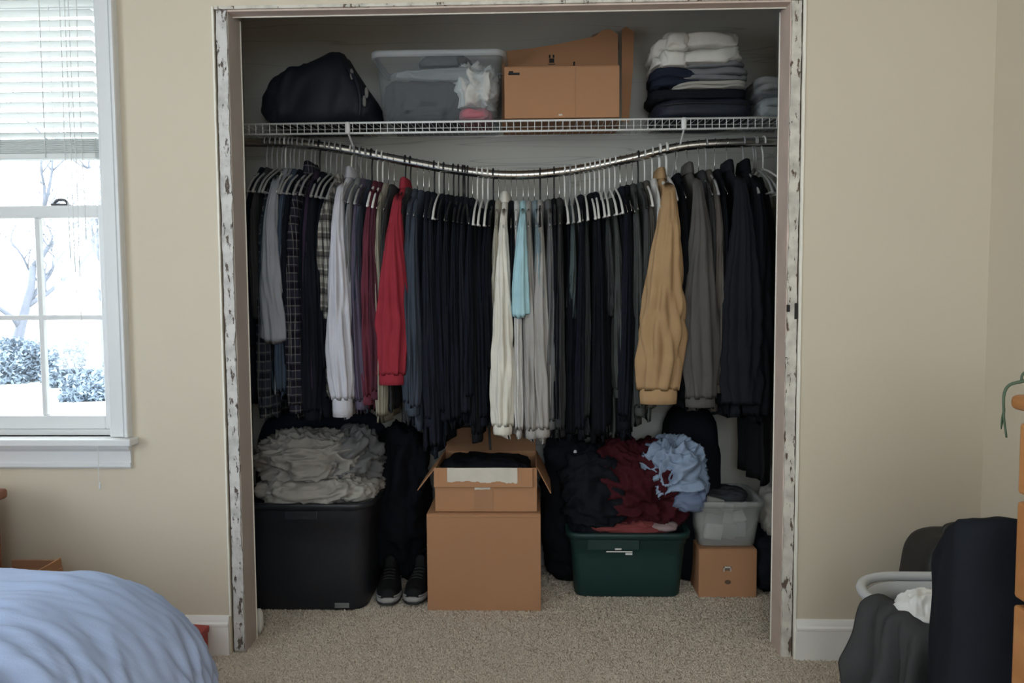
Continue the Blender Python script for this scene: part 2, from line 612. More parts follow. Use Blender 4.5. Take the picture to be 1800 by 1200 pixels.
# baseboards
bprof = [(0, 0), (-0.014, 0), (-0.014, 0.098), (-0.017, 0.101), (-0.017, 0.108), (-0.012, 0.113), (-0.010, 0.12), (-0.006, 0.130), (0, 0.132)]
struct('baseboard_left', extrude_profile_x(bprof, RX0, -0.004), BASEB, 'white moulded baseboard under the window wall', 'baseboard')
struct('baseboard_right', extrude_profile_x(bprof, 1.836, RX1), BASEB, 'white moulded baseboard between closet and corner', 'baseboard')
struct('baseboard_side', extrude_profile_y([(RX1 + a, b) for a, b in bprof], RY0, -0.017), BASEB, 'white moulded baseboard behind the dresser', 'baseboard')

# ------------------------------------------------------------------ stripped closet door frame
def ragged(x0, x1, yf, yb, z0, z1, aL, aR, seed, n=260, nx=4):
    """thin slab facing the room whose two long edges are broken"""
    zz = np.linspace(z0, z1, n)
    def edge(s):
        e = 0.55 * n1(zz * 14, s) + 0.3 * n1(zz * 45, s + 3) + 0.2 * n1(zz * 120, s + 5)
        bite = np.maximum(0, n1(zz * 6, s + 9) - 0.35) * 2.2
        return e, bite
    eL, bL = edge(seed); eR, bR = edge(seed + 20)
    L_ = x0 + aL * (eL + bL); R_ = x1 - aR * (eR + bR)
    R_ = np.maximum(R_, L_ + 0.003)
    V, F = [], []
    for i in range(n):
        for k in range(nx):
            x = L_[i] + (R_[i] - L_[i]) * k / (nx - 1)
            V.append((x, yf + 0.0003 * math.sin(i * 0.37 + 2.1 * k), zz[i]))
        V.append((R_[i], yb, zz[i])); V.append((L_[i], yb, zz[i]))
    m = nx + 2
    for i in range(n - 1):
        for k in range(m):
            j = (k + 1) % m
            F.append((i * m + k, i * m + j, (i + 1) * m + j, (i + 1) * m + k))
    return V, F


JAMB_L = mat('jamb_wood_grey', (0.50, 0.45, 0.41), 0.6, 0.2, 6, 0.2, 40)
JAMB_R = mat('jamb_wood_pink', (0.64, 0.51, 0.44), 0.6, 0.22, 9, 0.2, 40)
CHIP = chipped('chipped_white_paint', (0.62, 0.60, 0.58), (0.10, 0.075, 0.06), scale=34, thr=0.565)
CHIP2 = chipped('chipped_cream_paint', (0.66, 0.62, 0.55), (0.13, 0.09, 0.065), scale=30, thr=0.585)
BEAD = mat('paint_ridge', (0.82, 0.79, 0.71), 0.6, 0.05, 20)
DARKW = mat('bare_stud', (0.11, 0.085, 0.065), 0.8, 0.3, 30)

JT = OPZ
j = thing('trim_1', 'stripped wooden closet jamb with chipped white paint beside the window wall', 'door frame', (0.02, 0.06, 0), kind='structure')
obj('jamb_board', join(cube(0.004, 0.042, 0.012, 0.110, 0, JT)), JAMB_L, j, False)
obj('stud', cube(0.0, 0.006, 0.014, 0.110, 0, JT), DARKW, j, False)
obj('paint_layer', ragged(0.007, 0.0405, 0.004, 0.013, 0.012, JT - 0.004, 0.005, 0.0055, 1), CHIP, j, False)
obj('paint_ridge', ragged(-0.004, 0.0015, -0.0035, 0.004, 0.13, JT + 0.006, 0.0006, 0.0014, 3), BEAD, j, False)
obj('corner_bead', rbox(0.034, 0.0445, 0.110, 0.116, 0, JT, 0.0015, 1), BEAD, j, False)
j = thing('trim_2', 'stripped wooden closet jamb with chipped cream paint beside the dresser', 'door frame', (1.81, 0.06, 0), kind='structure')
obj('jamb_board', cube(1.793, 1.827, 0.012, 0.110, 0, JT), JAMB_R, j, False)
obj('stud', cube(1.825, 1.831, 0.014, 0.110, 0, JT), DARKW, j, False)
obj('paint_layer', ragged(1.7945, 1.8255, 0.004, 0.013, 0.004, JT - 0.004, 0.006, 0.0045, 7), CHIP2, j, False)
obj('paint_ridge', ragged(1.8285, 1.8365, -0.004, 0.004, 0.0, JT + 0.006, 0.0016, 0.0006, 11), BEAD, j, False)
obj('corner_bead', rbox(1.7905, 1.80, 0.110, 0.116, 0, JT, 0.0015, 1), BEAD, j, False)
obj('hinge_mortise', join(cube(1.7935, 1.803, 0.0022, 0.006, 1.118, 1.140)), INK, j, False)
obj('hinge_mortise', join(cube(1.8175, 1.8255, 0.0022, 0.006, 1.095, 1.145)), INK, j, False)
j = thing('trim_3', 'stripped wooden head jamb across the top of the closet opening', 'door frame', (0.91, 0.03, OPZ), kind='structure')
obj('head_board', cube(0.042, 1.793, 0.006, 0.052, OPZ - 0.007, OPZ), JAMB_R, j, False)


def ragged_h(x0, x1, z0, z1, yf, yb, aB, aT, seed, n=240):
    V, F = ragged(z0, z1, yf, yb, x0, x1, aB, aT, seed, n)
    return [(v[2], v[1], v[0]) for v in V], [f[::-1] for f in F]


obj('paint_layer', ragged_h(0.006, 1.826, OPZ - 0.002, OPZ + 0.007, -0.003, 0.006, 0.001, 0.002, 13), CHIP2, j, False)
obj('corner_bead', cube(0.042, 1.793, 0.052, 0.056, OPZ - 0.010, OPZ - 0.003), BEAD, j, False)
# crumb of broken plaster left at the foot of the jamb
tag(obj('plaster_lump', crumple((0.035, 0.155, 0.045), (0.028, 0.03, 0.09), 5.2, 0.5, 6, nu=20, nv=14), mat('plaster', (0.6, 0.58, 0.54), 0.9)),
    'crumbled white plaster lump on carpet at foot of grey jamb', 'plaster')

# ------------------------------------------------------------------ front window
w = thing('window_1', 'white double-hung window with divided lower sash left of the closet', 'window', (-0.72, 0.05, 0.70), kind='structure')
# casing: flat board with a raised backband
cprof = [(0.0, 0), (0.0, -0.016), (0.006, -0.019), (0.038, -0.019), (0.041, -0.024), (0.045, -0.024), (0.047, -0.020), (0.051, -0.020), (0.053, -0.030), (0.061, -0.030), (0.063, -0.026), (0.063, 0)]
obj('casing', extrude_profile_z([(WX1 + a, b) for a, b in cprof], WZ0 + 0.002, WZ1 + 0.06), TRIM, w, False)
obj('casing', extrude_profile_z([(WX0 - a, b) for a, b in cprof][::-1], WZ0 + 0.002, WZ1 + 0.06), TRIM, w, False)
obj('casing', extrude_profile_x([(b, WZ1 + a) for a, b in cprof], WX0 - 0.06, WX1 + 0.06), TRIM, w, False)
for xx in (WX1 - 0.001, WX0 - 0.065):
    obj('corner_block', rbox(xx, xx + 0.066, -0.033, 0.0, WZ1 - 0.001, WZ1 + 0.066, 0.003, 1), TRIM, w, False)
obj('stool', rbox(WX0 - 0.085, WX1 + 0.082, -0.055, 0.06, WZ0 - 0.024, WZ0, 0.005), TRIM, w, False)
aprof = [(0, 0.0), (-0.012, 0.0), (-0.016, 0.006), (-0.016, 0.016), (-0.011, 0.02), (-0.013, 0.055), (-0.022, 0.066), (-0.022, 0.078), (0, 0.078)]
obj('apron', extrude_profile_x([(a, WZ0 - 0.102 + b) for a, b in aprof], WX0 - 0.06, WX1 + 0.06), TRIM, w, False)
for xx in (WX1, WX0):
    s = -1 if xx == WX1 else 1
    obj('jamb_liner', cube(min(xx, xx + s * 0.012), max(xx, xx + s * 0.012), 0.0, T, WZ0, WZ1), TRIM, w, False)
obj('head_liner', cube(WX0, WX1, 0.0, T, WZ1 - 0.012, WZ1), TRIM, w, False)
obj('sill', cube(WX0, WX1, 0.022, T + 0.03, WZ0 - 0.02, WZ0 + 0.018), TRIM, w, False)


def sash(yc, zb, zt, bottom, top, muntins, lockname=False):
    xa, xb = WX0 + 0.012, WX1 - 0.012
    st = 0.032
    y0_, y1_ = yc - 0.016, yc + 0.016
    p = obj('sash', join(rbox(xa, xa + st, y0_, y1_, zb, zt, 0.003, 1), rbox(xb - st, xb, y0_, y1_, zb, zt, 0.003, 1),
                         rbox(xa + st, xb - st, y0_, y1_, zb, zb + bottom, 0.003, 1), rbox(xa + st, xb - st, y0_, y1_, zt - top, zt, 0.003, 1)), TRIM, w, False)
    ga, gb, gz0, gz1 = xa + st, xb - st, zb + bottom, zt - top
    nx, nz = muntins
    for i in range(1, nx):
        xm = ga + (gb - ga) * i / nx
        obj('muntin', rbox(xm - 0.008, xm + 0.008, yc - 0.011, yc + 0.011, gz0, gz1, 0.003, 1), TRIM, p, False)
    for k in range(1, nz):
        zm = gz0 + (gz1 - gz0) * k / nz
        obj('muntin', rbox(ga, gb, yc - 0.010, yc + 0.010, zm - 0.008, zm + 0.008, 0.003, 1), TRIM, p, False)
    for i in range(nx):
        for k in range(nz):
            obj('pane', cube(ga + (gb - ga) * i / nx, ga + (gb - ga) * (i + 1) / nx, yc - 0.002, yc + 0.002,
                             gz0 + (gz1 - gz0) * k / nz, gz0 + (gz1 - gz0) * (k + 1) / nz), GLASS, p, False)
    return p


low = sash(0.048, WZ0 + 0.018, 1.475, 0.045, 0.040, (3, 2))
sash(0.085, 1.44, WZ1 - 0.012, 0.035, 0.04, (1, 1))
lk = obj('sash_lock', join(rbox(-0.70 + 0.16 - 0.028, -0.70 + 0.16 + 0.028, 0.034, 0.062, 1.475, 1.481, 0.002, 1),
                           tube([(-0.54 + 0.022 * math.cos(a), 0.048, 1.481 + 0.014 * math.sin(a)) for a in np.linspace(0, math.pi, 9)], 0.005, 6)),
         mat('lock_metal', (0.12, 0.12, 0.13), 0.4, metal=0.8), low)

# venetian blind
BL = mat('blind_white', (0.82, 0.83, 0.82), 0.5, 0.02, 9)
_nt = BL.node_tree
_b = _nt.nodes['Principled BSDF']
_tl = _nt.nodes.new('ShaderNodeBsdfTranslucent'); _tl.inputs[0].default_value = (0.8, 0.82, 0.82, 1)
_mx = _nt.nodes.new('ShaderNodeMixShader'); _mx.inputs[0].default_value = 0.22
_nt.links.new(_b.outputs[0], _mx.inputs[1]); _nt.links.new(_tl.outputs[0], _mx.inputs[2])
_nt.links.new(_mx.outputs[0], _nt.nodes['Material Output'].inputs['Surface'])
bl = thing('venetian_blind', 'white slatted venetian blind raised over the upper window sash', 'blind', (-0.72, -0.002, 1.62))
BXa, BXb = WX0 + 0.016, WX1 - 0.018
SLY = 0.006


def slat_profile(wd=0.036, crown=0.0035, th=0.0022, tilt=0.0):
    t = np.linspace(-1, 1, 7)
    top = np.c_[t * wd / 2, crown * (1 - t * t)]
    bot = np.c_[t[::-1] * wd / 2, crown * (1 - t[::-1] ** 2) - th]
    P = np.vstack([top, bot])
    c, s = math.cos(tilt), math.sin(tilt)
    return P @ np.array([[c, s], [-s, c]])


zs = 1.695
k = 0
me_slat = None
while zs < WZ1 - 0.045:
    if me_slat is None:
        V, F = loft([[(BXa, a, b) for a, b in slat_profile(tilt=rad(-14))], [(BXb, a, b) for a, b in slat_profile(tilt=rad(-14))]])
        V = np.asarray(V) - np.array((-0.72, 0, 0))
        me_slat = mesh_data('slat', V, F, BL, False)
    o = link('slat', me_slat, bl)
    o.location = (0, SLY - bl.location.y, zs - bl.location.z)
    zs += 0.0315
    k += 1
zs2 = 1.637
for i in range(8):
    V, F = extrude_profile_x([(SLY + a, zs2 + b) for a, b in slat_profile(th=0.0016)], BXa, BXb)
    obj('slat', (V, F), BL, bl, False)
    zs2 += 0.0058
obj('bottom_rail', rbox(BXa, BXb, SLY - 0.018, SLY + 0.018, 1.616, 1.634, 0.003), BL, bl, False)
obj('head_rail', rbox(BXa, BXb, SLY - 0.022, SLY + 0.022, WZ1 - 0.045, WZ1 - 0.012, 0.003), BL, bl, False)
for xx in (-0.545, -0.72, -0.95):
    obj('ladder_tape', join(tube([(xx, SLY - 0.020, z) for z in np.linspace(1.62, WZ1 - 0.04, 12)], 0.0016, 5),
                            tube([(xx + 0.004, SLY + 0.020, z) for z in np.linspace(1.62, WZ1 - 0.04, 12)], 0.0016, 5)), BL, bl)
for k, (xx, zb) in enumerate(((-0.478, 1.30), (-0.461, 1.18), (-0.448, 1.10), (-0.425, 1.36))):
    zz = np.linspace(zb, WZ1 - 0.04, 24)
    obj('cord', tube(np.c_[xx + 0.004 * n1(zz * 3, k), np.full(24, SLY - 0.024), zz], 0.0013, 5), BL, bl)
zz = np.linspace(0.585, 0.705, 12)
obj('cord', tube(np.c_[-0.385 + 0.002 * n1(zz * 9, 4), np.full(12, -0.062), zz], 0.0012, 5), BL, bl)
obj('cord_tassel', loft([[(-0.384 + r * math.cos(a), -0.062 + r * math.sin(a), z) for a in np.linspace(0, 6.28, 8, endpoint=False)]
                         for z, r in ((0.590, 0.0014), (0.582, 0.003), (0.570, 0.0036), (0.566, 0.002))]), BL, bl)

# ------------------------------------------------------------------ outside the window
GZ = -0.55
SNOW = mat('pale_lawn', (0.42, 0.43, 0.40), 0.95, 0.3, 0.8, spec=0.1)
gx = np.linspace(-30, 14, 45); gy = np.linspace(0.9 + T, 60, 45)
GX, GY = np.meshgrid(gx, gy)
GZz = GZ + 0.25 * pn(np.c_[GX.ravel() * 0.2, GY.ravel() * 0.2, np.zeros(GX.size)]) + 0.02 * np.maximum(0, GY.ravel() - 20)
V = np.c_[GX.ravel(), GY.ravel(), GZz]
F = [(i * 45 + j_, i * 45 + j_ + 1, (i + 1) * 45 + j_ + 1, (i + 1) * 45 + j_) for i in range(44) for j_ in range(44)]
tag(obj('lawn', (V, F), SNOW), 'pale bright lawn outside the window', 'lawn', kind='structure')
BARK = mat('bark', (0.13, 0.14, 0.17), 0.9, 0.2, 12)
LEAF = mat('winter_foliage', (0.20, 0.25, 0.31), 0.9, 0.4, 3)


def bare_tree(base, h, seed, label, lean=0.0):
    rs = random.Random(seed)
    t = thing('bare_tree', label, 'tree', base, 'trees outside the window')
    parts = []

    def grow(p, d, ln, r, lev):
        pts = [np.array(p)]
        dd = np.array(d, float)
        for s in range(5):
            dd = dd + np.array([rs.gauss(0, .16), rs.gauss(0, .16), rs.gauss(0.03, .08)])
            dd /= np.linalg.norm(dd)
            pts.append(pts[-1] + dd * ln / 5)
        parts.append((tube(pts, np.linspace(r, r * 0.55, 6), 6 if lev < 2 else 4), lev))
        if lev < 4:
            for q in range(4 if lev < 3 else 3):
                i = rs.randint(2, 5)
                a = rs.uniform(0, 6.28)
                nd = dd * 0.7 + np.array([math.cos(a), math.sin(a), 0.35]) * 0.8
                nd /= np.linalg.norm(nd)
                grow(pts[i], nd, ln * rs.uniform(0.5, 0.72), r * 0.5, lev + 1)
    grow(base, (lean, 0, 1), h * 0.42, h * 0.022, 0)
    obj('trunk', join(*[p for p, l in parts if l == 0]), BARK, t)
    obj('branches', join(*[p for p, l in parts if l > 0]), BARK, t)
    return t


bare_tree((-6.9, 11.0, GZ), 6.5, 4, 'bare tree beyond the window, its trunk behind the right panes')
bare_tree((-11.0, 15.0, GZ), 6.0, 9, 'smaller bare tree further off behind the middle panes of the window')


def shrub(c, size, seed, label, n=11000):
    rs = np.random.RandomState(seed)
    P = rs.normal(size=(n, 3))
    P /= np.linalg.norm(P, axis=1)[:, None]
    rr = rs.uniform(0.55, 1.0, n) * (1 + 0.3 * pn(P * 2 + seed))
    P = P * rr[:, None] * np.array(size) / 2
    P[:, 2] = np.abs(P[:, 2]) * 1.3
    P += np.array(c)
    a = rs.normal(size=(n, 3)) * 0.024
    b = rs.normal(size=(n, 3)) * 0.024
    V = np.stack([P - a, P + b, P + a, P - b], 1).reshape(-1, 3)
    F = [(4 * i, 4 * i + 1, 4 * i + 2, 4 * i + 3) for i in range(n)]
    t = thing('shrub', label, 'shrub', c, 'shrubs outside the window')
    obj('foliage', (V, F), LEAF, t, False)
    obj('stem', join(*[tube([np.array(c), np.array(c) + np.array((dx, dy, size[2] * 0.55))], (0.03, 0.01), 5) for dx, dy in ((0, 0), (.2, .1), (-.2, .05), (.05, -.15))]), BARK, t)


for i, (cx, cy, sx, sz, lab) in enumerate((
        (-7.9, 12.4, 1.3, 1.3, 'low shrub outside nearest the right edge of the window'),
        (-9.3, 12.6, 1.2, 1.4, 'low wide shrub outside behind the middle of the lower sash'),
        (-10.8, 13.0, 1.3, 1.4, 'low wide shrub outside at the left edge of the view'),
        (-6.6, 10.6, 1.1, 0.7, 'smallest low shrub on the lawn closest to the house'))):
    shrub((cx, cy, GZ), (sx, 1.4, sz), 20 + i, lab)

# ================================================================== WIRE SHELF
SHZ, SHY = 1.822, 0.47
sh = thing('wire_shelf', 'white wire closet shelf spanning above the clothes rod', 'shelf', (0.9, SHY, SHZ))
SX0, SX1 = CX0 + 0.002, CX1 - 0.002
wr = 0.0028
for nm, yy, zz, r in (('front_rail', SHY, SHZ, 0.0042), ('front_rail', SHY, SHZ - 0.038, 0.0042), ('back_rail', CY1 - 0.008, SHZ + 0.017, 0.003),
                      ('middle_rail', SHY + 0.12, SHZ + 0.003, 0.002), ('middle_rail', SHY + 0.24, SHZ + 0.009, 0.002)):
    obj(nm, tube([(SX0, yy, zz), (SX1, yy, zz)], r, 8), WIRE_W, sh)
cw = mesh_data('cross_wire', off(tube([(0.9, SHY - 0.003, SHZ - 0.040), (0.9, SHY - 0.003, SHZ - 0.004), (0.9, SHY + 0.003, SHZ + 0.002), (0.9, CY1 - 0.004, SHZ + 0.021)], 0.0015, 5)[0], sh),
               tube([(0, 0, 0), (0, 0, 1), (0, 1, 1), (0, 2, 1)], 1, 5)[1], WIRE_W)
for i in range(84):
    o = link('cross_wire', cw, sh)
    o.location = (SX0 + 0.018 + i * 0.0262 - 0.9, 0, 0)
for xx in (0.305, 1.556):
    br = obj('support_brace', tube(smooth_path([(xx, SHY - 0.006, SHZ - 0.002), (xx, SHY - 0.008, SHZ - 0.03), (xx + 0.002, SHY + 0.03, SHZ - 0.055),
                                                (xx + 0.004, CY1 - 0.012, SHZ - 0.22)], 14), 0.0042, 8), WIRE_W, sh)
    obj('clip', rbox(xx - 0.009, xx + 0.009, SHY - 0.012, SHY + 0.004, SHZ - 0.042, SHZ + 0.003, 0.003, 1), WIRE_W, br)

# ================================================================== SAGGING ROD
RODY = 0.55
_rx = np.array([-0.23, -0.118, 0.08, 0.259, 0.479, 0.698, 0.917, 1.135, 1.352, 1.568, 1.783, 2.0])
_rz = np.array([1.776, 1.772, 1.763, 1.741, 1.697, 1.656, 1.634, 1.648, 1.688, 1.735, 1.746, 1.748])
_rp = smooth_path(np.c_[_rx, np.full(len(_rx), RODY), _rz], 120)
rod = thing('closet_rod', 'sagging bent chrome rod holding all the clothes hangers', 'rod', (0.9, RODY, 1.63))
_in = (_rp[:, 0] > CX0 + 0.003) & (_rp[:, 0] < CX1 - 0.003)
obj('tube', tube(_rp[_in], 0.0172, 16), STEEL, rod)
for xx, s in ((CX0, 1), (CX1, -1)):
    zz = 1.775 if s > 0 else 1.748
    obj('end_socket', loft([[(xx + s * d, RODY + r * math.cos(a), zz + r * math.sin(a)) for a in np.linspace(0, 6.28, 18, endpoint=False)]
                            for d, r in ((0.0005, 0.034), (0.004, 0.034), (0.006, 0.022), (0.018, 0.020))]), STEEL, rod)


def rodz(x):
    return float(np.interp(x, _rp[:, 0], _rp[:, 2]))


# ================================================================== HANGERS
def hanger_meshes(kind):
    r, m = {'white': (0.0042, WHITE_PL), 'thick': (0.0068, WHITE_PL), 'grey': (0.0042, GREY_PL), 'black': (0.0040, BLACK_PL), 'wire': (0.0016, STEEL)}[kind]
    a = np.linspace(rad(200), rad(-55), 12)
    R = 0.0178 + r
    hook = [(0, R * math.cos(t), R * math.sin(t)) for t in a]
    hook += [(0, 0.004, -0.037), (0, 0, -0.053), (0, 0, -0.105)]
    hk = tube(smooth_path(hook, 26), r * (0.8 if kind != 'wire' else 1), 7)
    W, D = 0.212, 0.105
    z0_ = -0.10
    if kind == 'wire':
        path = [(0, 0, z0_), (0, 0.05, z0_ - 0.018), (0, W - 0.01, z0_ - D), (0, W, z0_ - D - 0.006), (0, W - 0.012, z0_ - D - 0.014), (0, 0, z0_ - D - 0.014),
                (0, -W + 0.012, z0_ - D - 0.014), (0, -W, z0_ - D - 0.006), (0, -W + 0.01, z0_ - D), (0, -0.05, z0_ - 0.018), (0, 0, z0_)]
        fr = tube(smooth_path(path, 60), r, 6)
        return hk, fr, None, m
    arm = []
    for s in (-1, 1):
        arm.append(tube(smooth_path([(0, 0, z0_), (0, s * 0.06, z0_ - 0.020), (0, s * 0.15, z0_ - 0.062), (0, s * (W - 0.012), z0_ - D + 0.002), (0, s * W, z0_ - D - 0.012)], 18),
                        np.linspace(r * 0.85, r * 1.2, 18), 8))
    fr = join(*arm)
    bar = tube([(0, -W, z0_ - D - 0.006), (0, W, z0_ - D - 0.006)], r * 0.85, 7)
    return hk, fr, bar, m


_HM = {}
for kd in ('white', 'thick', 'grey', 'black', 'wire'):
    hk, fr, bar, m = hanger_meshes(kd)
    _HM[kd] = (mesh_data('hook', *hk, m), mesh_data('shoulder_arms' if kd != 'wire' else 'wire_frame', *fr, m), mesh_data('trouser_bar', *bar, m) if bar else None)


def hanger(x, kind, label, rz=0.0):
    t = thing('clothes_hanger', label, 'hanger', (x, RODY, rodz(x)), 'hangers on the sagging rod', rz)
    a, b, c = _HM[kind]
    link('hook', a, t)
    link('shoulder_arms' if kind != 'wire' else 'wire_frame', b, t)
    if c:
        link('trouser_bar', c, t)
    return t


# ================================================================== GARMENTS
GC = {
    'navy': (0.0085, 0.0105, 0.0165), 'navy2': (0.013, 0.0155, 0.023), 'black': (0.006, 0.0068, 0.009), 'black2': (0.009, 0.0095, 0.011),
    'slate': (0.045, 0.055, 0.075), 'steel': (0.055, 0.075, 0.11), 'teal': (0.03, 0.05, 0.065), 'charcoal': (0.04, 0.04, 0.042),
    'grey': (0.20, 0.205, 0.215), 'midgrey': (0.125, 0.125, 0.13), 'tee': (0.27, 0.285, 0.32), 'pale': (0.50, 0.50, 0.55), 'lav': (0.085, 0.07, 0.105),
    'maroon': (0.11, 0.026, 0.04), 'maroon2': (0.07, 0.022, 0.034), 'red': (0.27, 0.028, 0.042), 'purple': (0.035, 0.024, 0.045),
    'olive': (0.055, 0.06, 0.058), 'olive2': (0.036, 0.041, 0.042), 'brown': (0.085, 0.075, 0.065), 'cream': (0.66, 0.63, 0.56), 'beige': (0.36, 0.34, 0.28),
    'white': (0.6, 0.59, 0.58), 'aqua': (0.36, 0.56, 0.62), 'aqua2': (0.20, 0.26, 0.29), 'warm': (0.33, 0.315, 0.30), 'tan': (0.37, 0.237, 0.125),
    'coat': (0.085, 0.08, 0.076), 'puff': (0.012, 0.013, 0.017), 'green': (0.065, 0.085, 0.085), 'bwhite': (0.36, 0.35, 0.33), 'print': (0.28, 0.26, 0.21),
}
WORDS = {'navy': 'dark navy', 'navy2': 'navy', 'black': 'black', 'black2': 'blackish', 'slate': 'slate blue', 'steel': 'steel blue', 'teal': 'dark teal', 'charcoal': 'charcoal',
         'grey': 'grey', 'midgrey': 'mid grey', 'tee': 'light blue-grey', 'pale': 'pale grey', 'lav': 'dusky purple', 'maroon': 'maroon', 'maroon2': 'dark maroon', 'red': 'red',
         'purple': 'dark purple', 'olive': 'olive grey', 'olive2': 'dark olive grey', 'brown': 'brown-grey', 'cream': 'cream', 'beige': 'beige', 'white': 'off-white', 'aqua': 'aqua',
         'aqua2': 'greyish teal', 'warm': 'warm grey', 'tan': 'tan', 'coat': 'charcoal', 'puff': 'black', 'green': 'green-grey', 'bwhite': 'off-white', 'print': 'beige patterned',
         'pl_navy': 'navy and white plaid', 'pl_dark': 'dark plaid', 'pl_white': 'black and white checked'}


def gmat(c):
    if c == 'pl_navy':
        return plaid('navy', (0.022, 0.022, 0.036), (0.22, 0.21, 0.20), (0.012, 0.010, 0.018), 34, 0.13)
    if c == 'pl_dark':
        return plaid('dark', (0.025, 0.03, 0.042), (0.13, 0.13, 0.125), (0.012, 0.014, 0.02), 30, 0.2)
    if c == 'pl_white':
        return plaid('white', (0.42, 0.40, 0.36), (0.03, 0.03, 0.035), (0.15, 0.14, 0.13), 30, 0.42)
    return fabric(c, GC[c])


def body_mesh(ztop, zbot, SW, tb, seed, pleat=0.010, puffer=False, nz=28, nt=30):
    L_ = ztop - zbot
    d = np.concatenate([np.linspace(0, 0.16, 9), np.linspace(0.16, L_, nz - 8)[1:]])
    th = np.linspace(0, 2 * math.pi, nt, endpoint=False)
    rings = []
    for i, di in enumerate(d):
        s = min(1.0, di / 0.125)
        h = 0.062 + (SW - 0.062) * s ** 0.85 + 0.025 * max(0, di - 0.13) / max(L_, 0.2)
        t = np.interp(di, [0, 0.03, 0.12, 0.3, L_], [0.021, 0.020, 0.012, 0.5 * (tb + 0.012), tb])
        if puffer:
            t *= 0.82 + 0.36 * abs(math.sin((di - 0.02) * math.pi / 0.085))
        if di == 0:
            t *= 0.8
        y = h * np.sign(np.cos(th)) * np.abs(np.cos(th)) ** 0.85
        A = pleat * min(1.0, max(0, di - 0.06) / 0.25)
        ph = seed * 2.3 + 1.2 * n1(di * 2.0, seed)[0]
        x = t * np.sin(th) + A * np.sin(y * 42 + ph) + 0.5 * A * np.sin(y * 88 + 2 * ph)
        edge = np.abs(np.cos(th)) ** 6
        x = x + edge * 0.010 * n1(di * 7, seed + 3)[0] * min(1, di / 0.2)
        z = ztop - di + (0.006 * np.sin(y * 50 + ph) if i == len(d) - 1 else 0) + np.zeros(nt)
        # collar dips a little at front and back
        if di < 0.02:
            z = z + 0.012 * (np.abs(np.cos(th)) - 0.6)
        rings.append(np.c_[x, y, z])
    # hem turned inward
    last = rings[-1].copy()
    last[:, 0] *= 0.6; last[:, 2] += 0.03
    rings.append(last)
    return loft(rings)


def sleeve_mesh(side, z0_, z1_, SW, hw, seed, dx=0.0, style='long', puffer=False, nz=40, nt=56, push=0.0):
    u = np.linspace(0, 1, nz)
    th = np.linspace(0, 2 * math.pi, nt, endpoint=False)
    if style == 'long':
        w = np.interp(u, [0, .06, .18, .45, .75, .90, .94, 1], [.26, .34, .52, .82, 1.0, .97, .90, .80]) * hw
    elif style == 'jacket':
        w = np.interp(u, [0, .06, .18, .45, .72, .88, .93, 1], [.28, .34, .50, .80, 1.0, .98, .91, .86]) * hw
    else:
        w = np.interp(u, [0, .1, .3, .6, 1], [.25, .36, .55, .8, 1.0]) * hw
    dp = np.interp(u, [0, .12, .5, .9, 1], [.022, .034, .042, .036, .032])
    rings = []
    for i in range(nz):
        ui = u[i]
        yc = side * (SW - 0.045 + 0.045 * min(1, ui / 0.22) ** 0.7 + 0.012 * math.sin(ui * 2.6) + push)
        zc = z0_ + (z1_ - z0_) * ui
        f = 0.34 * (np.abs(np.sin(3.5 * th + seed + 3.0 * n1(ui * 1.3, seed)[0])) - 0.62) + 0.20 * (np.abs(np.sin(5.5 * th + 2 * seed + 4 * n1(ui * 1.9, seed + 2)[0])) - 0.62) + 0.06 * np.sin(10 * th + 6 * n1(ui * 2.6, seed + 6)[0])
        f = f * min(1, 0.25 + ui * 1.4) * (0.55 if style == 'tee' else 1.0)
        cre = 0.05 * n1(ui * 11, seed + 4)[0]
        if puffer:
            cre += 0.10 * (abs(math.sin(ui * (z0_ - z1_) * math.pi / 0.085)) - 0.5)
        sc = 1 + f + cre
        x = dx * ui + w[i] * sc * np.cos(th) * (0.9 + 0.1 * np.abs(np.cos(th))) + 0.35 * hw * n1(ui * 1.3, seed + 8)[0] * ui * 0.4
        y = yc + dp[i] * sc * np.sin(th)
        z = zc + 0.010 * np.sin(th * 2 + seed) * (1 if i == nz - 1 and style == 'tee' else 0) - 0.02 * side * np.sin(th) * (1 - ui) + np.zeros(nt)
        rings.append(np.c_[x, y, z])
    inn = rings[-1].copy()
    c = inn.mean(0)
    inn = c + (inn - c) * 0.86
    inn[:, 2] += 0.025
    rings.append(inn)
    return loft(rings), (c, w[-1], dp[-1], yc)


def cuff_mesh(c, w, d, h=0.055, seed=0, nt=36):
    th = np.linspace(0, 2 * math.pi, nt, endpoint=False)
    rings = []
    for k, (dz, s) in enumerate(((0.006, 0.96), (0, 1.01), (-0.012, 1.03), (-h * 0.6, 1.02), (-h, 0.99), (-h, 0.88), (-h + 0.02, 0.82))):
        rib = 1 + 0.02 * np.sin(th * 12)
        rings.append(np.c_[c[0] + w * s * rib * np.cos(th), c[1] + d * s * rib * np.sin(th), np.full(nt, c[2] + dz)])
    return loft(rings)


def px_x(px, Y=0.31):
    return CAM[0] + (px - 941.0) * (Y - CAM[1]) / 1350.0


def px_z(py, Y=0.31):
    return CAM[2] - (py - 517.0) * (Y - CAM[1]) / 1350.0


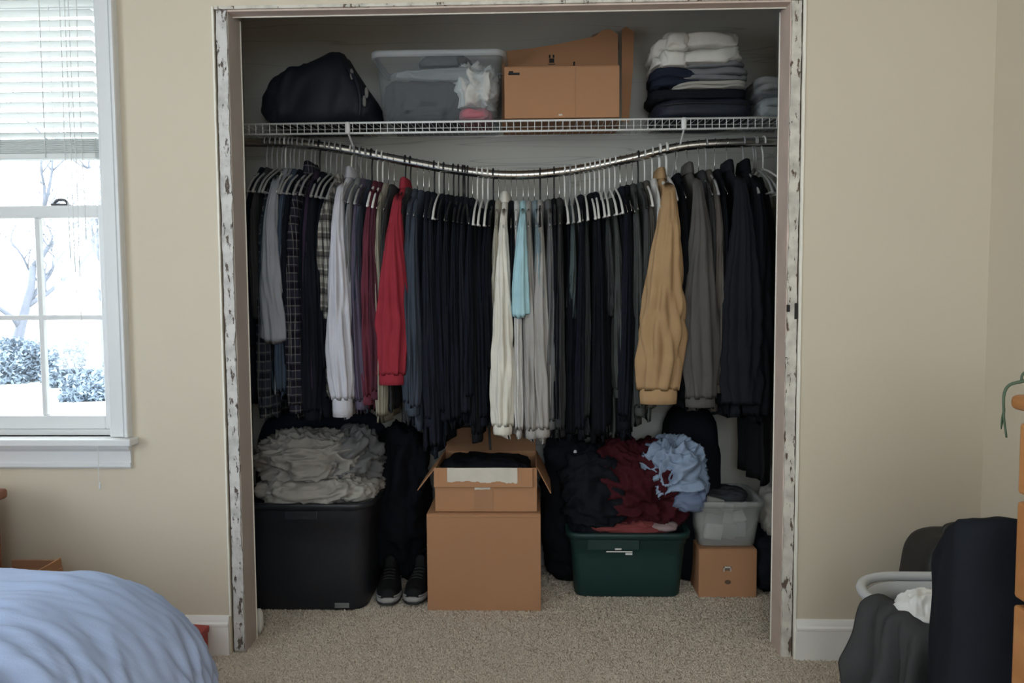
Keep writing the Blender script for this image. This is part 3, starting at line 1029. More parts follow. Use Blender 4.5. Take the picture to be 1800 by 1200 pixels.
# (column, colour, sleeve half width, sleeve end, hem, style, hanger, options)  columns and rows measured on the photo at the sleeve plane
G = [
    (434, 'navy', 9, 610, 705, 'long', 'grey', {}),
    (444, 'charcoal', 9, 560, 700, 'long', 'grey', {}),
    (454, 'pl_dark', 12, 726, 735, 'long', 'grey', {'tip': 1}),
    (463, 'teal', 8, 600, 690, 'long', 'grey', {'tip': 1}),
    (474, 'tee', 24, 600, 690, 'tee', 'grey', {'front': .03, 'name': 'tee', 'sw': .19}),
    (486, 'grey', 8, 560, 680, 'long', 'grey', {'sw': .17}),
    (496, 'steel', 10, 690, 700, 'long', 'grey', {}),
    (506, 'navy', 10, 640, 720, 'long', 'grey', {}),
    (517, 'pl_navy', 15, 716, 735, 'long', 'grey', {'front': .012}),
    (526, 'navy', 9, 600, 720, 'long', 'grey', {'tip': 1}),
    (535, 'purple', 13, 690, 720, 'long', 'black', {}),
    (546, 'navy', 16, 728, 735, 'long', 'grey', {'front': .01}),
    (556, 'navy2', 9, 650, 730, 'long', 'grey', {'tip': 1}),
    (567, 'pl_white', 11, 560, 700, 'long', 'grey', {'tip': 1}),
    (577, 'pl_white', 9, 540, 690, 'tee', 'grey', {}),
    (591, 'pale', 22, 706, 730, 'long', 'white', {'front': .035, 'name': 'pale', 'cuff': .062, 'sw': .19}),
    (603, 'slate', 8, 600, 700, 'long', 'grey', {'tip': 1}),
    (613, 'grey', 10, 520, 700, 'tee', 'grey', {'sw': .19}),
    (624, 'lav', 14, 708, 725, 'long', 'grey', {}),
    (634, 'slate', 9, 610, 720, 'long', 'black', {}),
    (643, 'maroon', 14, 700, 715, 'long', 'white', {'front': .012}),
    (654, 'maroon2', 13, 690, 715, 'long', 'white', {'front': .004}),
    (665, 'print', 11, 735, 740, 'long', 'wire', {}),
    (676, 'charcoal', 8, 560, 720, 'long', 'wire', {}),
    (694, 'red', 27, 662, 672, 'jacket', 'black', {'dx': -.02, 'front': .04, 'name': 'red', 'cuff': .035, 'sw': .185}),
    (707, 'charcoal', 9, 600, 740, 'long', 'black', {}),
    (719, 'slate', 15, 712, 745, 'long', 'wire', {'front': .012}),
    (731, 'slate', 14, 720, 750, 'long', 'wire', {'front': .008}),
    (742, 'navy2', 12, 740, 790, 'long', 'wire', {}),
    (752, 'navy2', 11, 790, 800, 'long', 'black', {}),
    (761, 'navy', 10, 700, 790, 'long', 'white', {'tip': 1}),
    (770, 'navy', 12, 730, 780, 'long', 'black', {}),
    (779, 'navy', 10, 745, 770, 'long', 'wire', {}),
    (788, 'black2', 11, 700, 750, 'long', 'black', {}),
    (797, 'navy', 11, 740, 750, 'long', 'black', {'front': .01}),
    (806, 'navy', 10, 690, 740, 'long', 'black', {}),
    (815, 'navy2', 11, 730, 740, 'long', 'black', {'front': .006}),
    (824, 'navy', 10, 700, 745, 'long', 'wire', {}),
    (833, 'black2', 12, 770, 775, 'long', 'white', {'tip': 1}),
    (843, 'navy', 12, 740, 750, 'long', 'white', {'tip': 1}),
    (853, 'navy', 12, 720, 740, 'long', 'white', {'tip': 1}),
    (863, 'black', 9, 650, 740, 'long', 'black', {}),
    (873, 'beige', 9, 600, 735, 'long', 'wire', {}),
    (885, 'cream', 21, 755, 768, 'long', 'wire', {'front': .03, 'name': 'cream', 'cuff': .03, 'sw': .185}),
    (897, 'black', 9, 620, 740, 'long', 'wire', {}),
    (907, 'white', 9, 760, 765, 'long', 'wire', {'front': .004}),
    (919, 'aqua', 18, 556, 735, 'tee', 'wire', {'front': .035, 'name': 'aqua', 'sw': .19}),
    (929, 'warm', 14, 762, 772, 'long', 'wire', {'front': .012}),
    (940, 'aqua2', 9, 560, 740, 'long', 'wire', {}),
    (951, 'warm', 17, 760, 774, 'long', 'black', {'front': .018}),
    (965, 'midgrey', 13, 745, 765, 'long', 'wire', {}),
    (977, 'black', 10, 740, 770, 'long', 'black', {}),
    (987, 'charcoal', 10, 760, 765, 'long', 'wire', {}),
    (997, 'black', 10, 770, 775, 'long', 'white', {'tip': 1}),
    (1007, 'green', 10, 560, 760, 'tee', 'grey', {'tip': 1}),
    (1017, 'charcoal', 9, 745, 765, 'long', 'white', {'tip': 1}),
    (1026, 'navy', 10, 760, 770, 'long', 'wire', {}),
    (1035, 'olive2', 10, 740, 765, 'long', 'white', {'tip': 1}),
    (1044, 'black', 11, 770, 775, 'long', 'white', {}),
    (1053, 'navy', 10, 765, 770, 'long', 'white', {}),
    (1062, 'black', 10, 755, 770, 'long', 'white', {'tip': 1}),
    (1071, 'olive2', 10, 560, 760, 'long', 'white', {'tip': 1}),
    (1081, 'olive', 12, 690, 765, 'long', 'white', {'tip': 1, 'front': .006}),
    (1091, 'black', 11, 770, 772, 'long', 'white', {'tip': 1}),
    (1101, 'navy', 11, 735, 770, 'long', 'wire', {}),
    (1112, 'black', 13, 745, 755, 'long', 'wire', {}),
    (1123, 'olive', 12, 720, 745, 'long', 'wire', {}),
    (1134, 'olive', 11, 715, 735, 'long', 'black', {}),
    (1146, 'brown', 13, 705, 715, 'long', 'white', {}),
    (1160, 'white', 5, 440, 690, 'long', 'white', {'sw': .19}),
    (1178, 'tan', 38, 690, 705, 'jacket', 'thick', {'dx': -.045, 'front': .05, 'name': 'tan', 'cuff': .048, 'sw': .20}),
    (1204, 'black', 12, 690, 715, 'long', 'wire', {}),
    (1228, 'coat', 30, 705, 720, 'jacket', 'wire', {'front': .03, 'cuff': .03, 'sw': .20}),
    (1246, 'charcoal', 12, 640, 715, 'long', 'wire', {}),
    (1261, 'brown', 13, 680, 720, 'long', 'grey', {'front': .012}),
    (1276, 'black', 12, 700, 730, 'long', 'wire', {}),
    (1302, 'puff', 34, 715, 730, 'jacket', 'wire', {'front': .03, 'puffer': 1, 'name': 'puffer', 'sw': .21}),
    (1330, 'black', 28, 735, 740, 'jacket', 'grey', {'front': .012, 'sw': .20}),
    (1352, 'black2', 18, 720, 850, 'long', 'grey', {'tip': 1}),
]
ORD = ['first', 'second', 'third', 'fourth', 'fifth', 'sixth', 'seventh', 'eighth', 'ninth', 'tenth', 'eleventh', 'twelfth', 'thirteenth', 'fourteenth', 'fifteenth',
       'sixteenth', 'seventeenth', 'eighteenth', 'nineteenth', 'twentieth', 'twenty-first', 'twenty-second', 'twenty-third', 'twenty-fourth', 'twenty-fifth', 'twenty-sixth', 'twenty-seventh', 'twenty-eighth']
NAMED = {
    'tee': ('t_shirt', 'light blue-grey short-sleeved shirt hanging near the grey jamb', 'shirt', 'light blue-grey shirt'),
    'pale': ('shirt', 'pale grey long-sleeved shirt with buttoned cuff hanging left of maroon clothes', 'shirt', 'pale grey shirt'),
    'red': ('jacket', 'bright red jacket hanging on the rod', 'jacket', 'red jacket'),
    'cream': ('sweatshirt', 'cream long-sleeved sweatshirt hanging mid rod above cardboard boxes', 'sweatshirt', 'cream sweatshirt'),
    'aqua': ('t_shirt', 'aqua short-sleeved t-shirt hanging mid rod beside the cream sweatshirt', 'shirt', 'aqua t-shirt'),
    'tan': ('jacket', 'tan work jacket on a white hanger, largest light garment', 'jacket', 'tan jacket'),
    'puffer': ('jacket', 'black quilted puffer jacket hanging near the pinkish jamb', 'jacket', 'black puffer jacket'),
}
last, cnt = 'grey jamb', 0
rs = random.Random(12)
for gi, (px, colr, hwp, ye, yh, style, hk, op) in enumerate(G):
    Yn = RODY - 0.24 - op.get('front', 0.0)
    X = px_x(px, Yn + 0.02)
    rz_ = rad(rs.uniform(-3.5, 3.5)) if hwp < 20 else 0.0
    zr = rodz(X)
    tipx = op.get('tip', 0)
    SW = op.get('sw', 0.165 if tipx else 0.19 + rs.uniform(-0.008, 0.006))
    hw = hwp * (Yn - CAM[1]) / 1350.0
    if 'name' in op:
        nm, lab, cat, short = NAMED[op['name']]
        hlab = f'{hk} hanger holding the {short}'
        last, cnt = short, 0
    else:
        cnt += 1
        nm = {'long': 'shirt', 'tee': 't_shirt', 'jacket': 'jacket'}[style]
        cat = 'jacket' if style == 'jacket' else 'shirt'
        kindw = {'long': 'long-sleeved top', 'tee': 'short-sleeved top', 'jacket': 'jacket'}[style]
        lab = f'{WORDS[colr]} {kindw}, {ORD[cnt - 1]} hanging right of the {last}'
        hlab = f'{hk} hanger holding the {ORD[cnt - 1]} garment right of the {last}'
    hkw = {'thick': 'thick white plastic', 'white': 'white plastic', 'grey': 'grey plastic', 'black': 'black plastic', 'wire': 'thin wire'}[hk]
    hlab = hlab.replace(hk + ' hanger', hkw + ' hanger', 1)
    hanger(X, hk, hlab, rz_ * 0.6)
    if op.get('name') == 'tan':
        hanger(X + 0.026, 'thick', 'second white plastic hanger pressed beside the tan jacket hanger')
    g = thing(nm, lab, cat, (X, RODY, zr), 'garments on the sagging rod', rz_)
    m = gmat(colr)
    ztop = -0.108 - (0.035 if tipx else 0.0)
    zb = px_z(yh, RODY - 0.12) - zr
    ze = px_z(ye, Yn) - zr
    tb = 0.011 + min(0.022, hw * 0.22) + (0.01 if op.get('puffer') else 0)
    obj('body', body_mesh(ztop, zb, SW, tb, gi * 1.37, 0.008 + 0.004 * rs.random(), bool(op.get('puffer'))), m, g, local=True)
    for side in (-1, 1):
        (VF, (c, wl, dl, yc)) = sleeve_mesh(side, ztop - 0.055, ze, SW, hw if side < 0 else min(hw, 0.03), gi * 2.11 + side, op.get('dx', rs.uniform(-0.014, 0.014)), style,
                                            bool(op.get('puffer')), push=(op.get('front', 0.0) if side < 0 else 0.0))
        so = obj('sleeve', VF, m, g, local=True)
        ch = op.get('cuff', 0.03 if (style == 'long' and hwp >= 12) else 0)
        if ch and side < 0:
            obj('cuff', cuff_mesh(np.array((c[0], c[1], ze)), wl, dl, ch, gi), m, so, local=True)
    if style == 'jacket' or colr in ('cream', 'pale', 'pl_navy'):
        th = np.linspace(0, 2 * math.pi, 26, endpoint=False)
        rings = [np.c_[t_ * np.sin(th), h_ * np.cos(th), np.full(26, ztop + dz) + 0.010 * np.abs(np.cos(th))] for dz, t_, h_ in
                 ((-0.012, 0.024, 0.070), (0.010, 0.023, 0.062), (0.030, 0.020, 0.056), (0.032, 0.015, 0.050), (0.0, 0.014, 0.048))]
        obj('collar', loft(rings, False, False), m, g, local=True)

# bare hangers
for X, kd, lab in ((1.838, 'grey', 'bare grey plastic hanger, nearer of two next to the pinkish jamb'), (1.872, 'white', 'bare white plastic hanger closest to the pinkish jamb'),
                   (0.735, 'black', 'bare black plastic hanger low in the sag among dark navy tops'), (1.33, 'wire', 'bare thin wire hanger left of the tan jacket, over black tops'),
                   (0.04, 'white', 'bare white plastic hanger among dark tops left of the light blue-grey shirt')):
    hanger(X, kd, lab, rad(8))

# ================================================================== BINS, BOXES
def tote(name, label, cat, x0, x1, y0, y1, z0, z1, taper, m, rim=0.014, th=0.004, r=0.04, ribs=0, foot=None):
    """open plastic storage bin: tapered shell with a rolled rim"""
    cx, cy, hx, hy = (x0 + x1) / 2, (y0 + y1) / 2, (x1 - x0) / 2, (y1 - y0) / 2
    t = thing(name, label, cat, (cx, cy, z0))
    H = z1 - z0
    def ring(z, grow=0.0):
        f = (z - z0) / H
        k = taper * (1 - f)
        return rrect(cx, cy, hx - k - 0.0 + grow, hy - k + grow, max(0.006, r + grow), z)
    rings = [ring(z0 + 0.006, -0.012), ring(z0, -0.006), ring(z0 + 0.008, 0.0)]
    for f in (0.3, 0.6, 0.80):
        rings.append(ring(z0 + H * f))
    rings += [ring(z0 + H * 0.815, 0.004), ring(z1 - 0.02, 0.004), ring(z1 - 0.006, 0.003)]
    rings += [ring(z1 - 0.008, -th), ring(z0 + H * 0.5, -th), ring(z0 + 0.01, -th)]
    obj('body', loft(rings), m, t)
    rr = [ring(z1 - 0.022, 0.005), ring(z1 - 0.024, rim), ring(z1 - 0.004, rim), ring(z1, rim - 0.003), ring(z1, -th), ring(z1 - 0.01, -th - 0.001)]
    obj('rim', loft(rr, False, False), m, t)
    return t


def carton(name, label, x0, x1, y0, y1, z0, z1, flaps=True):
    t = thing(name, label, 'box', ((x0 + x1) / 2, (y0 + y1) / 2, z0))
    w = 0.0045
    def panel(nm, a, dx):
        return obj(nm, rbox(*a, 0.0015, 1), CARD, t, False)
    panel('front_panel', (x0, x1, y0, y0 + w, z0, z1), 0)
    panel('back_panel', (x0, x1, y1 - w, y1, z0, z1), 0)
    panel('side_panel', (x0, x0 + w, y0 + w, y1 - w, z0, z1), 0)
    panel('side_panel', (x1 - w, x1, y0 + w, y1 - w, z0, z1), 0)
    panel('bottom_panel', (x0 + w, x1 - w, y0 + w, y1 - w, z0, z0 + w), 0)
    if flaps:
        ym = (y0 + y1) / 2
        panel('flap', (x0 + 0.001, x1 - 0.001, y0 + 0.001, ym - 0.001, z1, z1 + 0.004), 0)
        panel('flap', (x0 + 0.001, x1 - 0.001, ym + 0.001, y1 - 0.001, z1, z1 + 0.004), 0)
    return t


def slab(x0, x1, y0, y1, z0, z1):
    return rbox(x0, x1, y0, y1, z0, z1, min(0.0012, abs(z1 - z0) / 3, abs(y1 - y0) / 3, abs(x1 - x0) / 3), 1)


def cloth(name, label, cat, c, size, m, seed, **kw):
    grp = kw.pop('group', None)
    return tag(obj(name, crumple(c, size, seed, **kw), m), label, cat, grp)


BLKCL = fabric('heap_black', (0.010, 0.011, 0.015))
NAVCL = fabric('heap_navy', (0.016, 0.020, 0.034))
# ------------------------------------------------------------------ on the wire shelf
SZ = SHZ + 0.010
# dark duffel
bagm = mat('bag_nylon', (0.012, 0.015, 0.025), 0.6, 0.2, 12, 0.3, 40, spec=0.3)
bt = thing('duffel_bag', 'slumped dark navy bag on the wire shelf left of the clear tote', 'bag', (0.18, 0.66, SZ))
V, F = crumple((0.17, 0.66, SZ + 0.118), (0.43, 0.30, 0.235), 3.3, 0.28, 1.8, p=3.4, nu=100, nv=60, sharp=0.8)
V[:, 2] += np.clip((V[:, 2] - SZ) / 0.25, 0, 1) * (0.05 * np.exp(-((V[:, 0] - 0.235) / 0.07) ** 2) - 0.055 * np.clip((0.12 - V[:, 0]) / 0.17, 0, 1) ** 2 - 0.11 * np.clip((V[:, 0] - 0.27) / 0.11, 0, 1))
obj('body', (V, F), bagm, bt)
obj('strap', tube(smooth_path([(0.30, 0.50, SZ + 0.20), (0.335, 0.488, SZ + 0.15), (0.35, 0.482, SZ + 0.08), (0.345, 0.49, SZ + 0.02)], 24), 0.007, 6), bagm, bt)
for k, (xx, zz) in enumerate(((0.318, 0.175), (0.365, 0.075), (0.375, 0.105))):
    obj('pale_tag', crumple((xx, 0.492 - 0.004 * k, SZ + zz), (0.012, 0.006, 0.04), 2 + k, 0.8, 9, nu=16, nv=10, flat_bottom=False), fabric('tag_grey', (0.16, 0.155, 0.15)), bt)

CLEAR = clear_plastic('clear_tote_plastic', (0.55, 0.57, 0.59), 0.085, 0.2)
CLEAR_RIM = clear_plastic('clear_rim_plastic', (0.70, 0.72, 0.74), 0.5, 0.25)
ct = tote('clear_tote', 'clear plastic tote of folded clothes on the wire shelf', 'storage bin', 0.40, 0.885, 0.505, 0.815, SZ, SZ + 0.262, 0.024, CLEAR, 0.016, 0.003, 0.03)
for ch in ct.children:
    if ch.name.startswith('rim'):
        ch.data.materials.clear(); ch.data.materials.append(CLEAR_RIM)
obj('handle_panel', slab(0.575, 0.715, 0.4995, 0.5035, SZ + 0.205, SZ + 0.245), CLEAR, ct, False)
cloth('folded_cloth', 'dark grey cloth filling the left of the clear tote', 'clothes', (0.575, 0.66, SZ + 0.086), (0.285, 0.26, 0.155), fabric('in_grey', (0.045, 0.048, 0.055)), 7.1, amp=0.28, freq=3.2, p=5, sharp=1.4)
cloth('folded_cloth', 'light grey cloth lying on top inside the clear tote', 'clothes', (0.63, 0.66, SZ + 0.185), (0.37, 0.26, 0.05), fabric('in_light', (0.30, 0.30, 0.30)), 8.2, amp=0.7, freq=3.5, p=4, stretch=(1, 1, .5))
cloth('crumpled_cloth', 'white crumpled cloth at the right inside the clear tote', 'clothes', (0.78, 0.655, SZ + 0.135), (0.13, 0.26, 0.15), fabric('in_white', (0.58, 0.56, 0.53)), 9.7, amp=0.5, freq=5.5, p=3.5, sharp=1.8)
cloth('crumpled_cloth', 'pink and white cloth at the bottom right of the clear tote', 'clothes', (0.775, 0.655, SZ + 0.033), (0.12, 0.27, 0.046), fabric('in_pink', (0.48, 0.17, 0.20)), 4.4, amp=0.5, freq=5, p=3.5)
cloth('crumpled_cloth', 'black cloth peeking above the rim of the clear tote', 'clothes', (0.655, 0.66, SZ + 0.245), (0.20, 0.20, 0.075), BLKCL, 2.7, amp=0.3, freq=4)

# cardboard on the shelf
SB = carton('cardboard_box', 'closed tan cardboard box on the wire shelf', 0.893, 1.32, 0.475, 0.66, SZ, SZ + 0.186)
obj('seam', slab(1.1555, 1.157, 0.4737, 0.4752, SZ + 0.004, SZ + 0.182), CARD_IN, SB, False)
obj('printed_mark', join(slab(0.908, 0.950, 0.4738, 0.4751, SZ + 0.158, SZ + 0.167), slab(0.910, 0.926, 0.4738, 0.4751, SZ + 0.167, SZ + 0.173)), INK, SB, False)
obj('printed_mark', slab(1.094, 1.108, 0.4738, 0.4751, SZ + 0.008, SZ + 0.014), TAPE, SB, False)
SZ0 = SZ
SZ = SHZ + 0.021
t = thing('cardboard_box', 'taller open cardboard box with raised flaps, behind the closed shelf box', 'box', (1.1, 0.76, SZ))
w_ = 0.005
obj('front_panel', slab(0.875, 1.335, 0.668, 0.668 + w_, SZ, SZ + 0.20), CARD, t, False)
obj('back_panel', slab(0.875, 1.335, 0.815, 0.815 + w_, SZ, SZ + 0.20), CARD, t, False)
obj('side_panel', slab(0.875, 0.875 + w_, 0.674, 0.814, SZ, SZ + 0.20), CARD, t, False)
obj('side_panel', slab(1.335, 1.335 + w_, 0.674, 0.814, SZ, SZ + 0.20), CARD, t, False)
# front flap standing up with a slanting torn top
prof = [(0.876, 0.20), (1.334, 0.20), (1.334, 0.352), (1.30, 0.372), (1.27, 0.366), (1.245, 0.345), (1.10, 0.318), (0.99, 0.302), (0.876, 0.292)]
obj('flap', loft([[(x, 0.663, SZ + z) for x, z in prof], [(x, 0.668, SZ + z) for x, z in prof]]), CARD, t, False)
# side flap bent toward the room
prof = [(1.342, 0.0), (1.372, 0.0), (1.388, 0.20), (1.392, 0.35), (1.36, 0.362), (1.342, 0.35)]
obj('flap', loft([[(x, 0.60 + (x - 1.342) * 0.6, SZ + z) for x, z in prof], [(x, 0.604 + (x - 1.342) * 0.6, SZ + z) for x, z in prof]]), CARD, t, False)
cxm = 1.073
obj('printed_mark', join(slab(cxm - 0.010, cxm + 0.010, 0.6615, 0.6632, SZ + 0.245, SZ + 0.262), slab(cxm - 0.011, cxm - 0.004, 0.6615, 0.6632, SZ + 0.264, SZ + 0.276),
                         slab(cxm + 0.004, cxm + 0.011, 0.6615, 0.6632, SZ + 0.264, SZ + 0.276), slab(cxm - 0.014, cxm + 0.014, 0.6615, 0.6632, SZ + 0.238, SZ + 0.241)), INK, t, False)
obj('printed_mark', join(slab(1.158, 1.165, 0.6615, 0.6632, SZ + 0.215, SZ + 0.248), slab(1.135, 1.165, 0.6615, 0.6632, SZ + 0.207, SZ + 0.213)), INK, t, False)
cloth('crumpled_paper', 'crumpled brown paper poking out of the tall open shelf box', 'paper', (1.28, 0.73, SZ + 0.33), (0.09, 0.10, 0.09), mat('kraft_paper', (0.30, 0.2, 0.13), 0.9), 6.1, amp=0.6, freq=6, nu=36, nv=24)

SZ = SZ0


# folded stack
def folded(name, label, cx, cy, z0, sx, sy, h, m, seed, layers=2, tilt=0.0):
    """folded cloth: stacked rounded layers, each sagging and wrinkled, fold side to the room"""
    parts = []
    lh = h / layers
    for q in range(layers):
        V, F = crumple((0, 0, 0), (sx * (1 - 0.04 * ((q * 7 + int(seed)) % 3)), sy, lh * 1.1), seed + q * 1.9, 0.55, 3.6, p=4.0, sharp=1.5, flat_bottom=False, nu=64, nv=26, stretch=(1.6, 1, 0.5))
        V[:, 2] += 0.012 * n1(V[:, 0] * 9, seed + q)
        V[:, 2] += V[:, 0] * tilt
        V += np.array((cx + 0.006 * math.sin(seed + q * 2), cy, z0 + lh * (q + 0.5)))
        V[:, 2] = np.maximum(V[:, 2], z0 + 0.0005)
        parts.append((V, F))
    return tag(obj(name, join(*parts), m), label, 'clothes', 'folded clothes stacked on the shelf')


bk = thing('black_bag', 'flat black bag under the folded clothes on the shelf', 'bag', (1.63, 0.66, SZ))
obj('body', crumple((1.645, 0.665, SZ + 0.042), (0.37, 0.30, 0.084), 5.5, 0.25, 2.0, p=4), bagm, bk)
obj('zip', tube(smooth_path([(1.48, 0.512, SZ + 0.05), (1.6, 0.507, SZ + 0.056), (1.80, 0.514, SZ + 0.05)], 14), 0.003, 5), BLACK_PL, bk)
folded('folded_shirt', 'black folded cloth right above the flat bag on the shelf', 1.63, 0.665, SZ + 0.078, 0.36, 0.27, 0.040, BLKCL, 3.0, 1)
folded('folded_shirt', 'pale beige folded shirt low in the shelf stack', 1.665, 0.655, SZ + 0.112, 0.30, 0.27, 0.034, fabric('fold_beige', (0.34, 0.32, 0.29)), 6.0, 2, 0.03)
folded('folded_shirt', 'dark navy folded shirt in the left middle of the shelf stack', 1.555, 0.665, SZ + 0.125, 0.20, 0.26, 0.070, NAVCL, 9.0, 2)
folded('folded_shirt', 'mid grey folded shirt under the white blanket on the shelf', 1.68, 0.66, SZ + 0.146, 0.28, 0.26, 0.072, fabric('fold_grey', (0.16, 0.16, 0.165)), 12.0, 3, 0.05)
folded('folded_blanket', 'white folded blanket topping the shelf stack', 1.62, 0.655, SZ + 0.205, 0.33, 0.29, 0.105, fabric('fold_white', (0.66, 0.63, 0.58)), 15.0, 2, 0.08)
folded('folded_shirt', 'off-white rolled cloth on the left end of the shelf stack', 1.535, 0.60, SZ + 0.195, 0.09, 0.20, 0.115, fabric('fold_white', (0.66, 0.63, 0.58)), 18.0, 2)
tote('small_clear_box', 'small clear plastic box on the shelf against the pinkish jamb', 'storage bin', 1.84, 1.985, 0.52, 0.80, SZ, SZ + 0.10, 0.012, CLEAR, 0.008, 0.003, 0.02)
folded('folded_shirt', 'grey folded cloth on the small clear shelf box', 1.912, 0.66, SZ + 0.103, 0.13, 0.26, 0.055, fabric('fold_grey2', (0.22, 0.22, 0.22)), 21.0, 2)
folded('folded_shirt', 'crumpled light cloth inside the small clear shelf box', 1.912, 0.66, SZ + 0.012, 0.105, 0.22, 0.07, fabric('fold_grey3', (0.35, 0.35, 0.34)), 25.0, 2)

# ------------------------------------------------------------------ on the closet floor
BIN_BLK = mat('black_bin_plastic', (0.016, 0.018, 0.023), 0.42, 0.1, 6, 0.05, 60, spec=0.45)
bb = tote('black_tote', 'large black plastic tote on the closet floor by the grey jamb', 'storage bin', -0.115, 0.385, 0.33, 0.74, 0.0, 0.415, 0.020, BIN_BLK, 0.018, 0.004, 0.06)
obj('handle_recess', rbox(0.075, 0.20, 0.3235, 0.332, 0.352, 0.386, 0.004), BIN_BLK, bb, False)
obj('sticker', slab(0.25, 0.305, 0.3475, 0.3512, 0.012, 0.032), mat('faded_sticker', (0.16, 0.16, 0.165), 0.6), bb, False)['label'] = 'small grey sticker'
BG = fabric('heap_beige', (0.30, 0.285, 0.265))
cloth('crumpled_shirt', 'beige shirt spread over the rim of the black tote', 'clothes', (0.17, 0.50, 0.435), (0.44, 0.34, 0.075), fabric('heap_pale', (0.34, 0.325, 0.30)), 31.3, amp=0.7, freq=4.4, p=3, stretch=(1.5, 1, .6), nu=150, nv=50, sharp=1.6)
cloth('crumpled_shirt', 'grey-beige crumpled shirt heaped on top of the black tote', 'clothes', (0.13, 0.53, 0.535), (0.38, 0.30, 0.17), BG, 33.1, amp=0.42, freq=4.4, stretch=(1.5, 1, .6), nu=170, nv=90, sharp=1.9)
cloth('crumpled_shirt', 'darker grey cloth at the right of the heap on the black tote', 'clothes', (0.275, 0.56, 0.535), (0.18, 0.26, 0.18), fabric('heap_dgrey', (0.15, 0.15, 0.155)), 35.9, amp=0.5, freq=4.4, nu=100, nv=64, sharp=1.7)
cloth('blanket_heap', 'black blanket bundle behind the black tote, in the corner', 'clothes', (0.10, 0.785, 0.36), (0.58, 0.08, 0.72), NAVCL, 41.0, amp=0.3, freq=1.6, p=3.2)
cloth('stuffed_bag', 'large black stuffed bag between the black tote and cardboard boxes', 'bag', (0.44, 0.695, 0.31), (0.23, 0.24, 0.62), fabric('bag_black', (0.007, 0.008, 0.011)), 43.4, amp=0.4, freq=2.4, p=2.3, sharp=1.4)


def sneaker(x, y, rz, label):
    t = thing('sneaker', label, 'shoe', (x, y, 0), 'black sneakers on the closet floor', rz)
    up = mat('shoe_black', (0.007, 0.007, 0.008), 0.75, 0.2, 60, 0.3, 200, spec=0.2)
    soleM = mat('shoe_sole', (0.30, 0.295, 0.29), 0.5)
    darkM = mat('shoe_outsole', (0.02, 0.02, 0.021), 0.6)
    Ls = 0.295
    def width(s):
        return float(np.interp(s, [0, .04, .12, .28, .5, .75, .93, 1], [.012, .030, .041, .0475, .041, .034, .030, .012]))
    S = [0, .02, .05, .1, .18, .28, .4, .52, .65, .78, .88, .95, .98, 1]
    # sole: toe at -Y
    def outline(z, g):
        R_ = [(width(s) + g, s * Ls - g * (1 - 2 * s), z) for s in S]
        return np.array(R_ + [(-a, b, c) for a, b, c in R_[::-1]])
    obj('outsole', loft([outline(0.0125, 0.0), outline(0.0125, 0.0025), outline(0.014, 0.003), outline(0.020, 0.003)]), darkM, t, local=True)
    obj('midsole', loft([outline(0.0205, 0.002), outline(0.026, 0.004), outline(0.036, 0.003), outline(0.040, -0.002)]), soleM, t, local=True)
    rings = []
    th = np.linspace(0, math.pi, 15)
    for s in S[1:-1]:
        wv = width(s) * 1.02
        h = float(np.interp(s, [0, .05, .15, .3, .5, .62, .8, .95, 1], [.012, .030, .042, .052, .078, .090, .085, .082, .05]))
        sh_ = np.sin(th) ** (0.62 if s < .5 else 0.5)
        nar = 1 - (0.30 if s > .4 else 0.12) * sh_
        ring = np.c_[wv * np.cos(th) * nar, np.full(15, s * Ls), 0.036 + h * sh_]
        rings.append(ring)
    u_ = obj('upper', loft(rings), up, t, local=True)
    # padded collar, tongue, laces
    a = np.linspace(0, 2 * math.pi, 26)
    obj('ankle_collar', tube(np.c_[0.027 * np.cos(a), 0.215 + 0.055 * np.sin(a), 0.122 + 0.012 * np.sin(a)], 0.009, 8), up, t, local=True)
    obj('tongue', crumple((0, 0.145, 0.122), (0.040, 0.022, 0.065), 2.0, 0.2, 3, nu=20, nv=12, flat_bottom=False), up, t, local=True)
    for q in range(5):
        s = 0.075 + q * 0.016
        z = 0.036 + float(np.interp(s / Ls, [.15, .3, .5], [.042, .052, .078])) + 0.003
        obj('lace', tube(smooth_path([(-0.022, s + 0.004, z - 0.004), (0, s, z + 0.002), (0.022, s + 0.004, z - 0.004)], 8), 0.0028, 6), mat('lace', (0.015, 0.015, 0.016), 0.8), t, local=True)
    obj('toe_cap', loft([[(width(s) * 1.04 * math.cos(b), s * Ls - 0.002, 0.034 + hh * math.sin(b)) for b in np.linspace(0, math.pi, 13)]
                         for s, hh in ((.02, .017), (.05, .033), (.09, .039), (.11, .036))]), up, u_, local=True)
    for sx in (-1, 1):
        obj('side_flash', loft([[(sx * (width(s) * 1.03 + 0.002), s * Ls, z) for z in (0.040, 0.046)] for s in (.02, .05, .1, .16, .2)], False, False, closed=False), soleM, u_, local=True)
    return t


sneaker(0.443, 0.375, rad(6), 'black sneaker with white sole edge, beside the black tote')
sneaker(0.535, 0.385, rad(-5), 'black sneaker with white sole edge, next to the big cardboard box')

